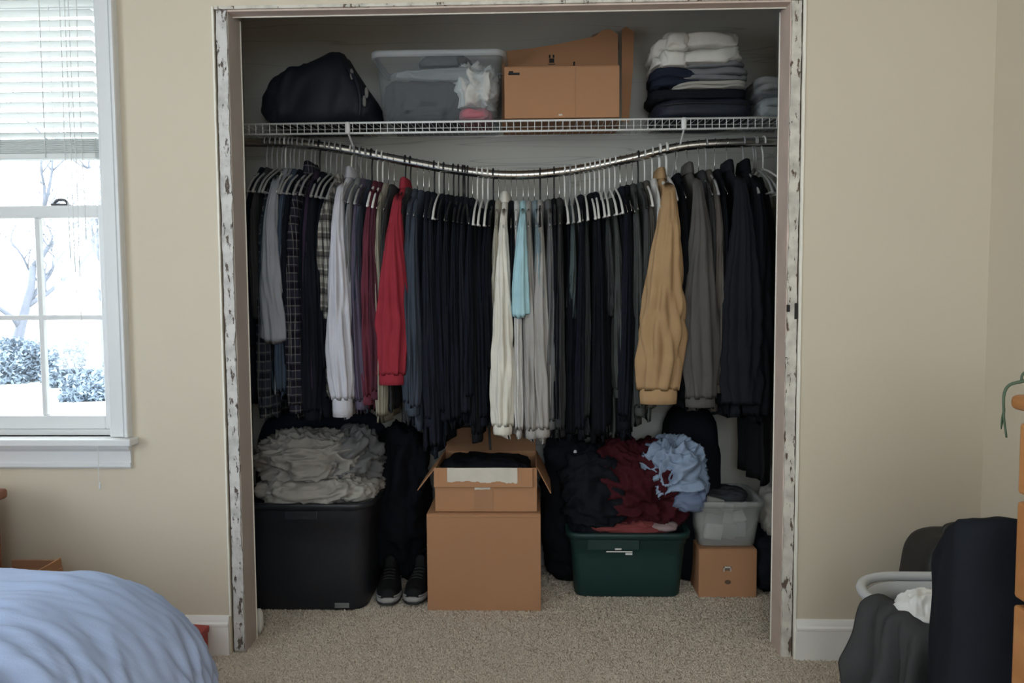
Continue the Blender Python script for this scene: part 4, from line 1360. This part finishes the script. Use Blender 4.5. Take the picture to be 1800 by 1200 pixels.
# cardboard cartons, one on the other
cb = carton('cardboard_box', 'big plain brown cardboard box on the floor, bottom of the stack', 0.598, 1.021, 0.357, 0.74, 0.0, 0.365)
obj('edge_crease', slab(0.600, 1.019, 0.3557, 0.3572, 0.355, 0.357), CARD_IN, cb, False)
UZ = 0.371
ub = carton('cardboard_box', 'open cardboard box with torn tape, on top of the big box', 0.628, 1.008, 0.376, 0.70, UZ, UZ + 0.165, flaps=False)
uy, uzt = 0.376, UZ + 0.165
obj('flap', rotv(slab(0.626, 0.992, uy - 0.0115, uy - 0.007, uzt - 0.070, uzt + 0.002), rad(-3), 'X', (0, uy - 0.008, uzt)), CARD, ub, False)
V, F = ragged_h(0.676, 0.936, uzt - 0.052, uzt + 0.003, uy - 0.0150, uy - 0.0118, 0.013, 0.001, 5, n=90)
obj('torn_tape', (V, F), TAPE, ub, False)['label'] = 'torn white paper tape'
V, F = ragged_h(0.776, 0.834, uzt - 0.082, uzt - 0.070, uy - 0.0024, uy - 0.0002, 0.004, 0.001, 8, n=40)
obj('torn_tape', (V, F), TAPE, ub, False)
obj('seam_tape', slab(0.775, 0.845, uy - 0.0012, uy - 0.0001, UZ + 0.004, uzt - 0.072), CARD_IN, ub, False)
# side flaps folded outward and down, back flap up
obj('flap', rotv(slab(0.628 - 0.115, 0.628, 0.40, 0.69, uzt - 0.004, uzt), rad(-52), 'Y', (0.628, 0, uzt)), CARD, ub, False)
obj('flap', rotv(slab(1.008, 1.008 + 0.115, 0.40, 0.69, uzt - 0.004, uzt), rad(62), 'Y', (1.008, 0, uzt)), CARD, ub, False)
obj('flap', rotv(slab(0.632, 0.812, 0.695, 0.70, uzt, uzt + 0.14), rad(38), 'X', (0, 0.70, uzt)), CARD_IN, ub, False)
obj('flap', rotv(slab(0.822, 1.004, 0.695, 0.70, uzt, uzt + 0.14), rad(34), 'X', (0, 0.70, uzt)), CARD_IN, ub, False)
cloth('crumpled_cloth', 'black cloth inside the open cardboard box', 'clothes', (0.818, 0.54, UZ + 0.085), (0.34, 0.28, 0.16), BLKCL, 52.0, amp=0.3, freq=3, p=5)

# middle gap
cloth('garment_heap', 'black clothes heap between the cardboard boxes and green tote', 'clothes', (1.125, 0.70, 0.31), (0.19, 0.22, 0.62), fabric('bag_black', (0.007, 0.008, 0.011)), 55.0, amp=0.35, freq=1.8, p=2.6)
tg = obj('paper_tag', crumple((1.16, 0.575, 0.535), (0.017, 0.010, 0.055), 3.0, 0.3, 5, nu=18, nv=12, flat_bottom=False), mat('tag_white', (0.6, 0.6, 0.58), 0.7))
tag(tg, 'small white tag hanging on the black heap above green tote', 'tag')

# green tote
BIN_GRN = mat('green_bin_plastic', (0.012, 0.040, 0.036), 0.45, 0.1, 6, 0.05, 60, spec=0.4)
gb = tote('green_tote', 'dark green plastic tote overflowing with maroon clothes', 'storage bin', 1.133, 1.585, 0.47, 0.79, 0.0, 0.262, 0.022, BIN_GRN, 0.016, 0.004, 0.045)
obj('handle_recess', rbox(1.20, 1.40, 0.4615, 0.470, 0.196, 0.238, 0.004), BIN_GRN, gb, False)
obj('sticker', join(slab(1.272, 1.372, 0.4590, 0.4612, 0.190, 0.195), slab(1.345, 1.372, 0.4590, 0.4612, 0.180, 0.188), slab(1.305, 1.330, 0.4590, 0.4612, 0.199, 0.206)),
    mat('tag_white', (0.6, 0.6, 0.58), 0.7), gb, False)['label'] = 'worn white sticker'
MAR = fabric('heap_maroon', (0.055, 0.010, 0.014))
cloth('crumpled_shirt', 'dark maroon clothes heaped in the green tote', 'clothes', (1.40, 0.65, 0.40), (0.36, 0.26, 0.34), MAR, 61.0, amp=0.40, freq=3.2, nu=140, nv=90, sharp=1.7)
cloth('crumpled_shirt', 'black clothes heaped at the left in the green tote', 'clothes', (1.235, 0.635, 0.38), (0.24, 0.28, 0.34), BLKCL, 63.0, amp=0.38, freq=3.0, nu=100, nv=70, sharp=1.6)
cloth('crumpled_shirt', 'reddish cloth with pale print along the rim of the green tote', 'clothes', (1.37, 0.53, 0.268), (0.30, 0.10, 0.045), fabric('heap_redprint', (0.20, 0.05, 0.05)), 65.0, amp=0.7, freq=5)
cloth('crumpled_cloth', 'small pale pink cloth at the right rim of the green tote', 'clothes', (1.50, 0.52, 0.275), (0.10, 0.08, 0.028), fabric('heap_pinkgrey', (0.30, 0.22, 0.22)), 67.0, amp=0.6, freq=6, nu=40, nv=24)
BLUE = fabric('heap_blue', (0.27, 0.34, 0.46))
cloth('crumpled_shirt', 'light blue crumpled shirt piled beside the green tote heap', 'clothes', (1.545, 0.575, 0.475), (0.20, 0.17, 0.20), BLUE, 71.5, amp=0.5, freq=4.8, nu=150, nv=100, sharp=1.75)
cloth('crumpled_shirt', 'blue cloth scrap hanging below the light blue shirt', 'clothes', (1.60, 0.53, 0.385), (0.12, 0.10, 0.10), fabric('heap_blue2', (0.16, 0.20, 0.30)), 73.0, amp=0.6, freq=5, nu=60, nv=40)
# tall black bag
tb_ = thing('backpack', 'tall black rounded bag standing behind the light blue shirt', 'bag', (1.68, 0.72, 0))
obj('body', crumple((1.635, 0.715, 0.36), (0.24, 0.20, 0.72), 81.0, 0.12, 1.5, p=3.4), fabric('bag_black', (0.007, 0.008, 0.011)), tb_)
obj('strap', tube(smooth_path([(1.60, 0.63, 0.62), (1.58, 0.615, 0.45), (1.60, 0.62, 0.2)], 16), 0.010, 6), BLACK_PL, tb_)
# carton and clear bin
SCB = carton('cardboard_box', 'small brown cardboard box with handle hole, under the small clear bin', 1.633, 1.855, 0.497, 0.78, 0.0, 0.188)
HB = [(1.742 + 0.017 * math.cos(a), 0.112 + 0.014 * max(-0.3, math.sin(a))) for a in np.linspace(0, 6.28, 16, endpoint=False)]
obj('printed_mark', loft([[(x, 0.4955, z) for x, z in HB], [(x, 0.4972, z) for x, z in HB]]), mat('grey_ink', (0.16, 0.12, 0.09), 0.8), SCB, False)
obj('printed_mark', join(slab(1.727, 1.757, 0.4950, 0.4958, 0.118, 0.124), slab(1.727, 1.731, 0.4950, 0.4958, 0.104, 0.124), slab(1.753, 1.757, 0.4950, 0.4958, 0.104, 0.124)), TAPE, SCB, False)
obj('hand_hole', loft([[(1.744 + 0.012 * math.cos(a), y_, 0.062 + 0.008 * math.sin(a)) for a in np.linspace(0, 6.28, 14, endpoint=False)] for y_ in (0.4955, 0.4972)]), mat('hole_brown', (0.12, 0.075, 0.05), 0.9), SCB, False)
CLEAR2 = clear_plastic('clear_bin_plastic', (0.60, 0.60, 0.58), 0.30, 0.3)
CZ = 0.194
cbn = tote('small_clear_bin', 'small clear plastic bin of papers on the little cardboard box', 'storage bin', 1.615, 1.878, 0.492, 0.77, CZ, CZ + 0.185, 0.024, CLEAR2, 0.010, 0.003, 0.03)
PAPC = [(0.52, 0.51, 0.48), (0.30, 0.29, 0.27), (0.40, 0.39, 0.37), (0.22, 0.22, 0.21), (0.46, 0.44, 0.40)]
rs = random.Random(5)
PW = ['pale', 'dark grey', 'light grey', 'grey', 'cream']
k_ = 0
for row, zz in enumerate((0.010, 0.062, 0.114)):
    for i in range(3):
        cx_ = 1.69 + i * 0.058 + rs.uniform(-.006, .006)
        V, F = rbox(-0.034, 0.034, -0.012, 0.012, 0, 0.062, 0.003, 1)
        V[:, 2] += 0.006 * np.sin(V[:, 0] * 90 + i)
        R_ = np.array(Matrix.Rotation(rad(rs.uniform(-22, 22)), 3, 'Y') @ Matrix.Rotation(rad(rs.uniform(-25, 10)), 3, 'X'))
        V = V @ R_.T + np.array((cx_, 0.545 + 0.05 * (k_ % 3) * 0.5, CZ + zz + 0.014))
        tag(obj('paper_bundle', (V, F), mat('paper_%d' % (k_ % 5), PAPC[k_ % 5], 0.8, 0.2, 40)),
            f'{PW[k_ % 5]} paper bundle in the small clear bin, {["bottom", "middle", "top"][row]} row, {["left", "centre", "right"][i]}', 'paper', 'papers in the small clear bin')
        k_ += 1
cloth('crumpled_cloth', 'dark cloth lying across the top of the small clear bin', 'clothes', (1.735, 0.66, CZ + 0.175), (0.23, 0.19, 0.05), fabric('heap_slate', (0.045, 0.05, 0.055)), 77.0, amp=0.6, freq=4)
cloth('crumpled_cloth', 'pale cloth hanging between the small clear bin and the pinkish jamb', 'clothes', (1.935, 0.60, 0.315), (0.075, 0.16, 0.19), fabric('fold_beige', (0.34, 0.32, 0.29)), 78.5, amp=0.5, freq=5, nu=50, nv=36)
cloth('garment_heap', 'dark clothes heap on the floor right of the little cardboard box', 'clothes', (1.925, 0.62, 0.115), (0.12, 0.30, 0.23), BLKCL, 79.5, amp=0.5, freq=4, nu=60, nv=40)

# ================================================================== BEDROOM
# ------------------------------------------------------------------ bed
bed = thing('bed', 'bed under a wrinkled light blue comforter', 'bed', (-0.85, -1.62, 0))
BX0, BX1, BY0, BY1, BZT = -1.80, 0.030, -2.20, -0.98, 0.615
def comforter():
    r, drop = 0.30, 0.42
    arc = r * math.pi / 2
    ext = arc + drop - r + 0.20
    us = np.concatenate([np.linspace(BX0 - 0.02, -1.0, 40)[:-1], np.linspace(-1.0, BX1 + ext, 300)])
    vs_ = np.concatenate([np.linspace(BY0 - 0.32, BY0, 20)[:-1], np.linspace(BY0, BY1 + ext, 260)])
    U, W_ = np.meshgrid(us, vs_)
    u, v = U.ravel(), W_.ravel()
    du = np.maximum(0, u - BX1)
    dv = np.where(v > BY1, v - BY1, np.where(v < BY0, v - BY0, 0))
    d = np.hypot(du, dv)
    nx = np.where(d > 1e-9, du / np.maximum(d, 1e-9), 0); ny = np.where(d > 1e-9, dv / np.maximum(d, 1e-9), 0)
    phi = np.minimum(d / r, math.pi / 2 * 0.93)
    rest = np.maximum(0, d - r * math.pi / 2 * 0.93)
    out = r * np.sin(phi) + rest * math.cos(math.pi / 2 * 0.93)
    dn = r * (1 - np.cos(phi)) + rest * math.sin(math.pi / 2 * 0.93)
    x = np.minimum(u, BX1) + nx * out
    y = np.clip(v, BY0, BY1) + ny * out
    z = BZT - dn
    N_ = np.c_[nx * np.sin(phi), ny * np.sin(phi), np.cos(phi)]
    # puffy low swell plus fine parallel creases
    P2 = np.c_[u, v, np.zeros(len(u))]
    warp = pn(P2 * 2.2 + 3)
    s = (0.25 * u + 1.0 * v)
    s2 = (-0.2 * u + 1.0 * v)
    amp1 = np.clip(0.85 + 0.9 * pn(P2 * 1.6 + 8), 0.22, 1.4)
    cr = 1 - 2 * np.abs(pn(np.c_[s * 19 + 1.8 * warp, (u - 0.55 * v) * 3.4, np.full(len(u), .3)]))
    cr2 = 1 - 2 * np.abs(pn(np.c_[s2 * 34 + 1.8 * warp, (u + 0.4 * v) * 5.5, np.full(len(u), 4.3)]))
    swell = pn(P2 * 2.6 + 1.7)
    fold = np.sin((nx * 3 + np.arctan2(dv, du + 1e-6) * 9 + 2 * warp)) * np.clip((dn - 0.12) / 0.3, 0, 1)
    disp = 0.012 * swell + amp1 * (0.018 * cr + 0.009 * cr2) + 0.022 * fold
    Pp = np.c_[x, y, z] + N_ * disp[:, None]
    Pp[:, 2] = np.maximum(Pp[:, 2], 0.012)
    nw = len(us)
    F = [(i * nw + q, i * nw + q + 1, (i + 1) * nw + q + 1, (i + 1) * nw + q) for i in range(len(vs_) - 1) for q in range(nw - 1)]
    return Pp, F


COMF = mat('comforter_blue', (0.40, 0.50, 0.74), 0.85, 0.05, 5, 0.2, 300, spec=0.2)
obj('comforter', comforter(), COMF, bed)
obj('mattress', rbox(-1.82, 0.12, -2.24, -0.93, 0.30, 0.56, 0.06, 4), mat('mattress_white', (0.6, 0.6, 0.58), 0.9), bed)
obj('box_spring', rbox(-1.82, 0.10, -2.22, -0.94, 0.12, 0.295, 0.02, 2), mat('mattress_white', (0.6, 0.6, 0.58), 0.9), bed)
for xx in (-1.75, 0.03):
    for yy in (-2.15, -1.0):
        obj('leg', rbox(xx - 0.025, xx + 0.025, yy - 0.025, yy + 0.025, 0.0, 0.12, 0.004), BLACK_PL, bed)
obj('pillow', crumple((-1.62, -1.6, 0.69), (0.40, 0.70, 0.15), 90.0, 0.15, 1.6, p=3), mat('pillow_white', (0.7, 0.7, 0.7), 0.9), bed)

# ------------------------------------------------------------------ nightstand, box, red box
WN = wood('reddish', (0.30, 0.115, 0.055), (0.17, 0.06, 0.03), 'Z', 16)
ns = thing('nightstand', 'reddish brown wooden nightstand under the window', 'nightstand', (-0.9, -0.33, 0))
obj('body', rbox(-1.12, -0.663, -0.50, -0.13, 0.06, 0.55, 0.006), WN, ns, False)
obj('top', rbox(-1.14, -0.644, -0.525, -0.115, 0.553, 0.585, 0.010, 3), WN, ns, False)
dr = obj('drawer', rbox(-1.09, -0.69, -0.515, -0.500, 0.36, 0.53, 0.005), WN, ns, False)
obj('knob', loft([[(-0.89 + r * math.cos(a), yy, 0.447 + r * math.sin(a)) for a in np.linspace(0, 6.28, 14, endpoint=False)] for yy, r in ((-0.515, .008), (-0.528, .008), (-0.535, .016), (-0.545, .014))]), STEEL, dr)
for xx in (-1.09, -0.69):
    for yy in (-0.48, -0.16):
        obj('foot', rbox(xx - 0.02, xx + 0.02, yy - 0.02, yy + 0.02, 0.0, 0.06, 0.004), WN, ns, False)
lb = carton('cardboard_box', 'open cardboard box beside the nightstand, behind the bed', -0.64, -0.478, -0.42, -0.12, 0.0, 0.335, flaps=False)
obj('flap', rotv(slab(-0.638, -0.48, -0.125, -0.12, 0.335, 0.36), rad(8), 'X', (0, -0.12, 0.335)), CARD_IN, lb, False)
obj('flap', rotv(slab(-0.483, -0.478, -0.40, -0.14, 0.335, 0.372), rad(14), 'Y', (-0.478, 0, 0.335)), CARD, lb, False)
rb_ = thing('red_box', 'small red box on the floor between bed and baseboard', 'box', (-0.09, -0.10, 0))
RED = mat('red_card', (0.36, 0.055, 0.05), 0.6)
obj('body', rbox(-0.15, -0.066, -0.11, -0.025, 0.001, 0.085, 0.003), RED, rb_, False)
obj('lid', rotv(rbox(-0.153, -0.063, -0.113, -0.022, 0.085, 0.108, 0.004), rad(4), 'Y', (-0.06, 0, 0.085)), RED, rb_, False)

# ------------------------------------------------------------------ dresser
WD = wood('orange', (0.47, 0.215, 0.075), (0.36, 0.15, 0.05), 'Y', 14, 0.4)
DX, DY1, DY0, DZ = 1.810, -1.135, -2.05, 1.006
ds = thing('dresser', 'orange-stained wooden dresser at the right wall', 'dresser', (2.1, -1.6, 0))
obj('carcass', rbox(DX + 0.022, 2.395, DY0, DY1, 0.07, DZ - 0.028, 0.004), WD, ds, False)
obj('base', rbox(DX + 0.05, 2.39, DY0 + 0.02, DY1 - 0.02, 0.0, 0.07, 0.003), WD, ds, False)
obj('top', rbox(DX - 0.004, 2.40, DY0 - 0.02, DY1 + 0.02, DZ - 0.026, DZ, 0.011, 4), WD, ds, False)
zt = DZ - 0.045
for h_ in (0.12, 0.165, 0.175, 0.185, 0.185):
    d_ = obj('drawer', rbox(DX, DX + 0.024, DY0 + 0.012, DY1 - 0.004, zt - h_, zt, 0.006, 2), WD, ds, False)
    for yy in (DY0 + 0.2, DY1 - 0.2):
        obj('knob', loft([[(xx, yy + r * math.cos(a), zt - h_ / 2 + r * math.sin(a)) for a in np.linspace(0, 6.28, 14, endpoint=False)]
                          for xx, r in ((DX, .009), (DX - 0.012, .009), (DX - 0.02, .018), (DX - 0.03, .013))]), WD, d_)
    zt -= h_ + 0.012

# trailing plant on the dresser
pl = thing('trailing_plant', 'trailing vine plant in a pot on the dresser', 'plant', (2.047, -1.33, DZ))
POT = mat('terracotta', (0.40, 0.18, 0.10), 0.8)
obj('pot', loft([[(2.047 + r * math.cos(a), -1.33 + r * math.sin(a), DZ + z) for a in np.linspace(0, 6.28, 28, endpoint=False)]
                 for z, r in ((0, .045), (.003, .05), (.085, .066), (.088, .072), (.11, .074), (.11, .066), (.09, .062))]), POT, pl)
VINE = mat('vine_green', (0.055, 0.085, 0.05), 0.6)
LF = mat('leaf_green', (0.045, 0.085, 0.045), 0.5, 0.3, 30)
obj('vine', tube(smooth_path([(2.037, -1.33, DZ + 0.10), (1.987, -1.27, DZ + 0.15), (1.902, -1.19, DZ + 0.085), (1.837, -1.135, DZ + 0.030), (1.802, -1.118, DZ + 0.012), (1.799, -1.115, DZ - 0.03), (1.805, -1.115, DZ - 0.075)], 40), np.linspace(0.005, 0.0018, 40), 6), VINE, pl)
obj('vine', tube(smooth_path([(2.037, -1.33, DZ + 0.10), (1.967, -1.22, DZ + 0.11), (1.907, -1.16, DZ + 0.06), (1.835, -1.122, DZ + 0.040), (1.822, -1.12, DZ + 0.02)], 30), np.linspace(0.004, 0.002, 30), 6), VINE, pl)


def leaf(c, d, ln, wd, roll):
    d = np.array(d, float); d /= np.linalg.norm(d)
    s = np.cross(d, (0, 0, 1.0)); s /= np.linalg.norm(s)
    n_ = np.cross(s, d)
    s, n_ = s * math.cos(roll) + n_ * math.sin(roll), n_ * math.cos(roll) - s * math.sin(roll)
    V, F = [], []
    K = 9
    for i in range(K):
        t_ = i / (K - 1)
        w_ = wd * math.sin(math.pi * min(1, t_ * 0.92 + 0.06)) ** 0.8 * (1 - 0.35 * t_)
        c_ = np.array(c) + d * ln * t_ - np.array((0, 0, 1)) * 0.25 * ln * t_ * t_
        V += [c_ - s * w_ + n_ * 0.15 * w_, c_, c_ + s * w_ + n_ * 0.15 * w_]
    for i in range(K - 1):
        for q in (0, 1):
            F.append((i * 3 + q, i * 3 + q + 1, i * 3 + 4 + q, i * 3 + 3 + q))
    return V, F


for c_, d_, ln, wd, ro in (((1.872, -1.165, DZ + 0.062), (-0.8, 0.3, 0.35), 0.055, 0.016, 0.8), ((1.927, -1.20, DZ + 0.10), (-0.3, 0.6, 0.7), 0.07, 0.022, 0.3),
                           ((1.997, -1.28, DZ + 0.14), (0.2, -0.6, 0.5), 0.08, 0.025, 0.2), ((2.047, -1.33, DZ + 0.11), (0.6, 0.2, 0.8), 0.10, 0.03, 0.1),
                           ((2.047, -1.33, DZ + 0.11), (-0.2, -0.8, 0.8), 0.10, 0.03, -0.4), ((2.057, -1.33, DZ + 0.11), (0.1, 0.7, 0.9), 0.11, 0.03, 0.5),
                           ((1.800, -1.115, DZ - 0.025), (-0.05, 0.2, -1.0), 0.03, 0.004, 0.2)):
    o = obj('leaf', leaf(c_, d_, ln, wd, ro), LF, pl)
    md = o.modifiers.new('thickness', 'SOLIDIFY'); md.thickness = 0.0012

# ------------------------------------------------------------------ laundry corner
BASK = mat('basket_white', (0.62, 0.64, 0.66), 0.4)
BCX, BCY, BHX, BHY, BH = 2.095, -0.575, 0.240, 0.215, 0.405
lk_ = thing('laundry_basket', 'white plastic laundry basket in the corner', 'basket', (BCX, BCY, 0))
def bring(z, g=0.0):
    k_ = 0.05 * (1 - z / BH)
    return rrect(BCX, BCY, BHX - k_ + g, BHY - k_ + g, 0.13, z, 8)
obj('base', loft([bring(0.0, -0.02), bring(0.0, 0), bring(0.04, 0), bring(0.04, -0.004), bring(0.006, -0.004)]), BASK, lk_)
obj('upper_band', loft([bring(0.33, 0), bring(BH - 0.01, 0), bring(BH - 0.01, -0.004), bring(0.33, -0.004), bring(0.33, 0)], False, False), BASK, lk_)
obj('middle_band', loft([bring(0.19, 0), bring(0.21, 0), bring(0.21, -0.004), bring(0.19, -0.004), bring(0.19, 0)], False, False), BASK, lk_)
obj('rim', tube(np.vstack([bring(BH, 0.008), bring(BH, 0.008)[:2]]), 0.013, 8), BASK, lk_)
lo_, hi_ = bring(0.03, -0.002), bring(0.34, -0.002)
for i in range(0, len(lo_), 1):
    obj('slat', tube([lo_[i], hi_[i]], 0.006, 5), BASK, lk_)
DKG = fabric('shirt_darkgrey', (0.055, 0.056, 0.058))
cloth('crumpled_shirt', 'black clothes filling the back of the laundry basket', 'clothes', (2.10, -0.53, 0.25), (0.34, 0.28, 0.32), BLKCL, 91.0, amp=0.3, freq=3)
cloth('crumpled_shirt', 'dark grey crumpled shirt in the middle of the laundry basket', 'clothes', (1.965, -0.61, 0.30), (0.18, 0.24, 0.20), fabric('shirt_grey', (0.10, 0.10, 0.10)), 92.5, amp=0.45, freq=3.5)
cloth('sock_ball', 'white balled cloth on top of the laundry basket', 'clothes', (1.91, -0.66, 0.415), (0.11, 0.11, 0.12), fabric('sock_white', (0.74, 0.73, 0.71)), 93.3, amp=0.35, freq=5, nu=80, nv=56)
cloth('sock', 'small white sock end under the balled white cloth', 'clothes', (1.895, -0.735, 0.375), (0.05, 0.04, 0.045), fabric('sock_white', (0.74, 0.73, 0.71)), 94.3, amp=0.4, freq=8, nu=36, nv=24, flat_bottom=False)


def draped_shirt():
    """shirt thrown over the rim, hanging down outside in folds"""
    na, nb = 70, 46
    a = np.linspace(rad(178), rad(228), na)          # round the basket: left side to front
    b = np.linspace(0, 1, nb)
    A, B = np.meshgrid(a, b)
    A, B = A.ravel(), B.ravel()
    s = B * 0.55 - 0.08                              # arc length past the rim (negative = inside)
    outr = np.where(s < 0, s * 0.9, np.minimum(0.045, 0.045 * np.sin(np.clip(s / 0.05, 0, 1) * math.pi / 2)) + np.maximum(0, s - 0.05) * (0.06 + 0.05 * np.sin(A * 2)))
    z = np.where(s < 0, BH + 0.030 + s * 0.35, BH + 0.030 - 0.030 * (1 - np.cos(np.clip(s / 0.05, 0, 1) * math.pi / 2)) - np.maximum(0, s - 0.05) * 0.98)
    fold = np.sin(A * 17 + 2.5 * pn(np.c_[A * 2, B * 1.5, A * 0])) + 0.5 * np.sin(A * 39 + 3 * pn(np.c_[A * 3, B * 2, A * 0 + 5]))
    outr = outr + 0.028 * fold * np.clip(s / 0.2, 0, 1) + 0.008 * pn(np.c_[A * 8, B * 7, A * 0 + 9])
    p = 3.0
    rxy = lambda c, h: np.sign(c) * np.abs(c) ** (2 / p) * h
    X = BCX + rxy(np.cos(A), BHX) + np.cos(A) * outr
    Y = BCY + rxy(np.sin(A), BHY) + np.sin(A) * outr
    z = np.maximum(z + 0.012 * pn(np.c_[A * 5, B * 6, A * 0 + 2]) + 0.02 * np.sin(A * 6) * B, 0.012)
    V = np.c_[X, Y, z]
    F = [(i * na + q, i * na + q + 1, (i + 1) * na + q + 1, (i + 1) * na + q) for i in range(nb - 1) for q in range(na - 1)]
    return V, F


ds_ = tag(obj('draped_shirt', draped_shirt(), DKG), 'dark grey shirt draped over the side of the laundry basket', 'shirt')
md = ds_.modifiers.new('thickness', 'SOLIDIFY'); md.thickness = 0.004

# black luggage leaning in the corner
lg = thing('black_suitcase', 'black soft suitcase behind the laundry basket in the corner', 'suitcase', (2.25, -0.16, 0))
LUG = mat('luggage_nylon', (0.018, 0.018, 0.019), 0.55, 0.2, 30, 0.3, 200)
V, F = crumple((2.235, -0.17, 0.235), (0.27, 0.20, 0.47), 95.0, 0.05, 1.5, p=5)
V[:, 0] += (V[:, 2] - 0.25) * 0.10
obj('body', (V, F), LUG, lg)
obj('handle', tube(smooth_path([(2.20, -0.17, 0.46), (2.22, -0.17, 0.488), (2.28, -0.17, 0.49), (2.30, -0.17, 0.46)], 16), 0.010, 8), LUG, lg)
obj('pocket', crumple((2.225, -0.272, 0.24), (0.20, 0.03, 0.28), 96.0, 0.2, 2, p=5, nu=40, nv=24), LUG, lg)
obj('zip', tube(smooth_path([(2.13, -0.288, 0.375), (2.22, -0.290, 0.39), (2.31, -0.288, 0.375)], 12), 0.003, 5), STEEL, lg)

# hamper under a black blanket
hm = thing('draped_hamper', 'tall hamper covered by a hanging black blanket, left of dresser', 'hamper', (2.07, -0.98, 0))
def blanket():
    x0, x1, y0_, y1_, zt_ = 1.785, 2.10, -1.05, -0.81, 0.757
    n_ = 150
    per = rrect((x0 + x1) / 2, (y0_ + y1_) / 2, (x1 - x0) / 2 - 0.015, (y1_ - y0_) / 2 - 0.015, 0.035, 0, 12)
    seg = np.linalg.norm(np.diff(np.vstack([per, per[:1]]), axis=0), axis=1)
    cum = np.concatenate([[0], np.cumsum(seg)])
    t_ = np.linspace(0, cum[-1], n_, endpoint=False)
    pp = np.vstack([per, per[:1]])
    bx = np.interp(t_, cum, pp[:, 0]); by = np.interp(t_, cum, pp[:, 1])
    cx_, cy_ = (x0 + x1) / 2, (y0_ + y1_) / 2
    rings = []
    def zt_of(x, y):
        return zt_ - 0.15 * np.clip((y + 1.0) / 0.19, 0, 1) ** 1.2 + 0.006 * np.sin(x * 14)
    for q in (0.02, 0.3, 0.6, 0.8, 0.93):
        x = cx_ + (bx - cx_) * q; y = cy_ + (by - cy_) * q
        rings.append(np.c_[x, y, zt_of(x, y) + 0.008 * pn(np.c_[x * 12, y * 12, x * 0])])
    ztop_ = zt_of(bx, by)
    rings.append(np.c_[bx, by, ztop_ - 0.012])
    for dz in np.linspace(0.03, 1.0, 22):
        f = np.sin(t_ * 34 + 2.2 * pn(np.c_[t_ * 3, t_ * 0 + dz * 1.2, t_ * 0])) * 0.010 * min(1, dz * 1.6) + 0.006 * pn(np.c_[t_ * 9, t_ * 0 + dz * 5, t_ * 0 + 3])
        dx_ = bx - cx_; dy_ = by - cy_
        ln = np.hypot(dx_, dy_)
        zz = ztop_ - 0.012 + (0.02 - ztop_) * dz
        rings.append(np.c_[bx + dx_ / ln * (f + 0.012 * dz), by + dy_ / ln * (f + 0.012 * dz), np.maximum(zz, 0.014)])
    return loft(rings, True, False)


obj('blanket', rotv(blanket(), rad(-14), 'Z', (1.80, -0.93, 0)), fabric('blanket_black', (0.012, 0.014, 0.019)), hm)
obj('hamper_body', rotv(rbox(1.83, 2.07, -1.02, -0.84, 0.0, 0.54, 0.02, 2), rad(-14), 'Z', (1.80, -0.93, 0)), mat('hamper_grey', (0.2, 0.2, 0.2), 0.8), hm)
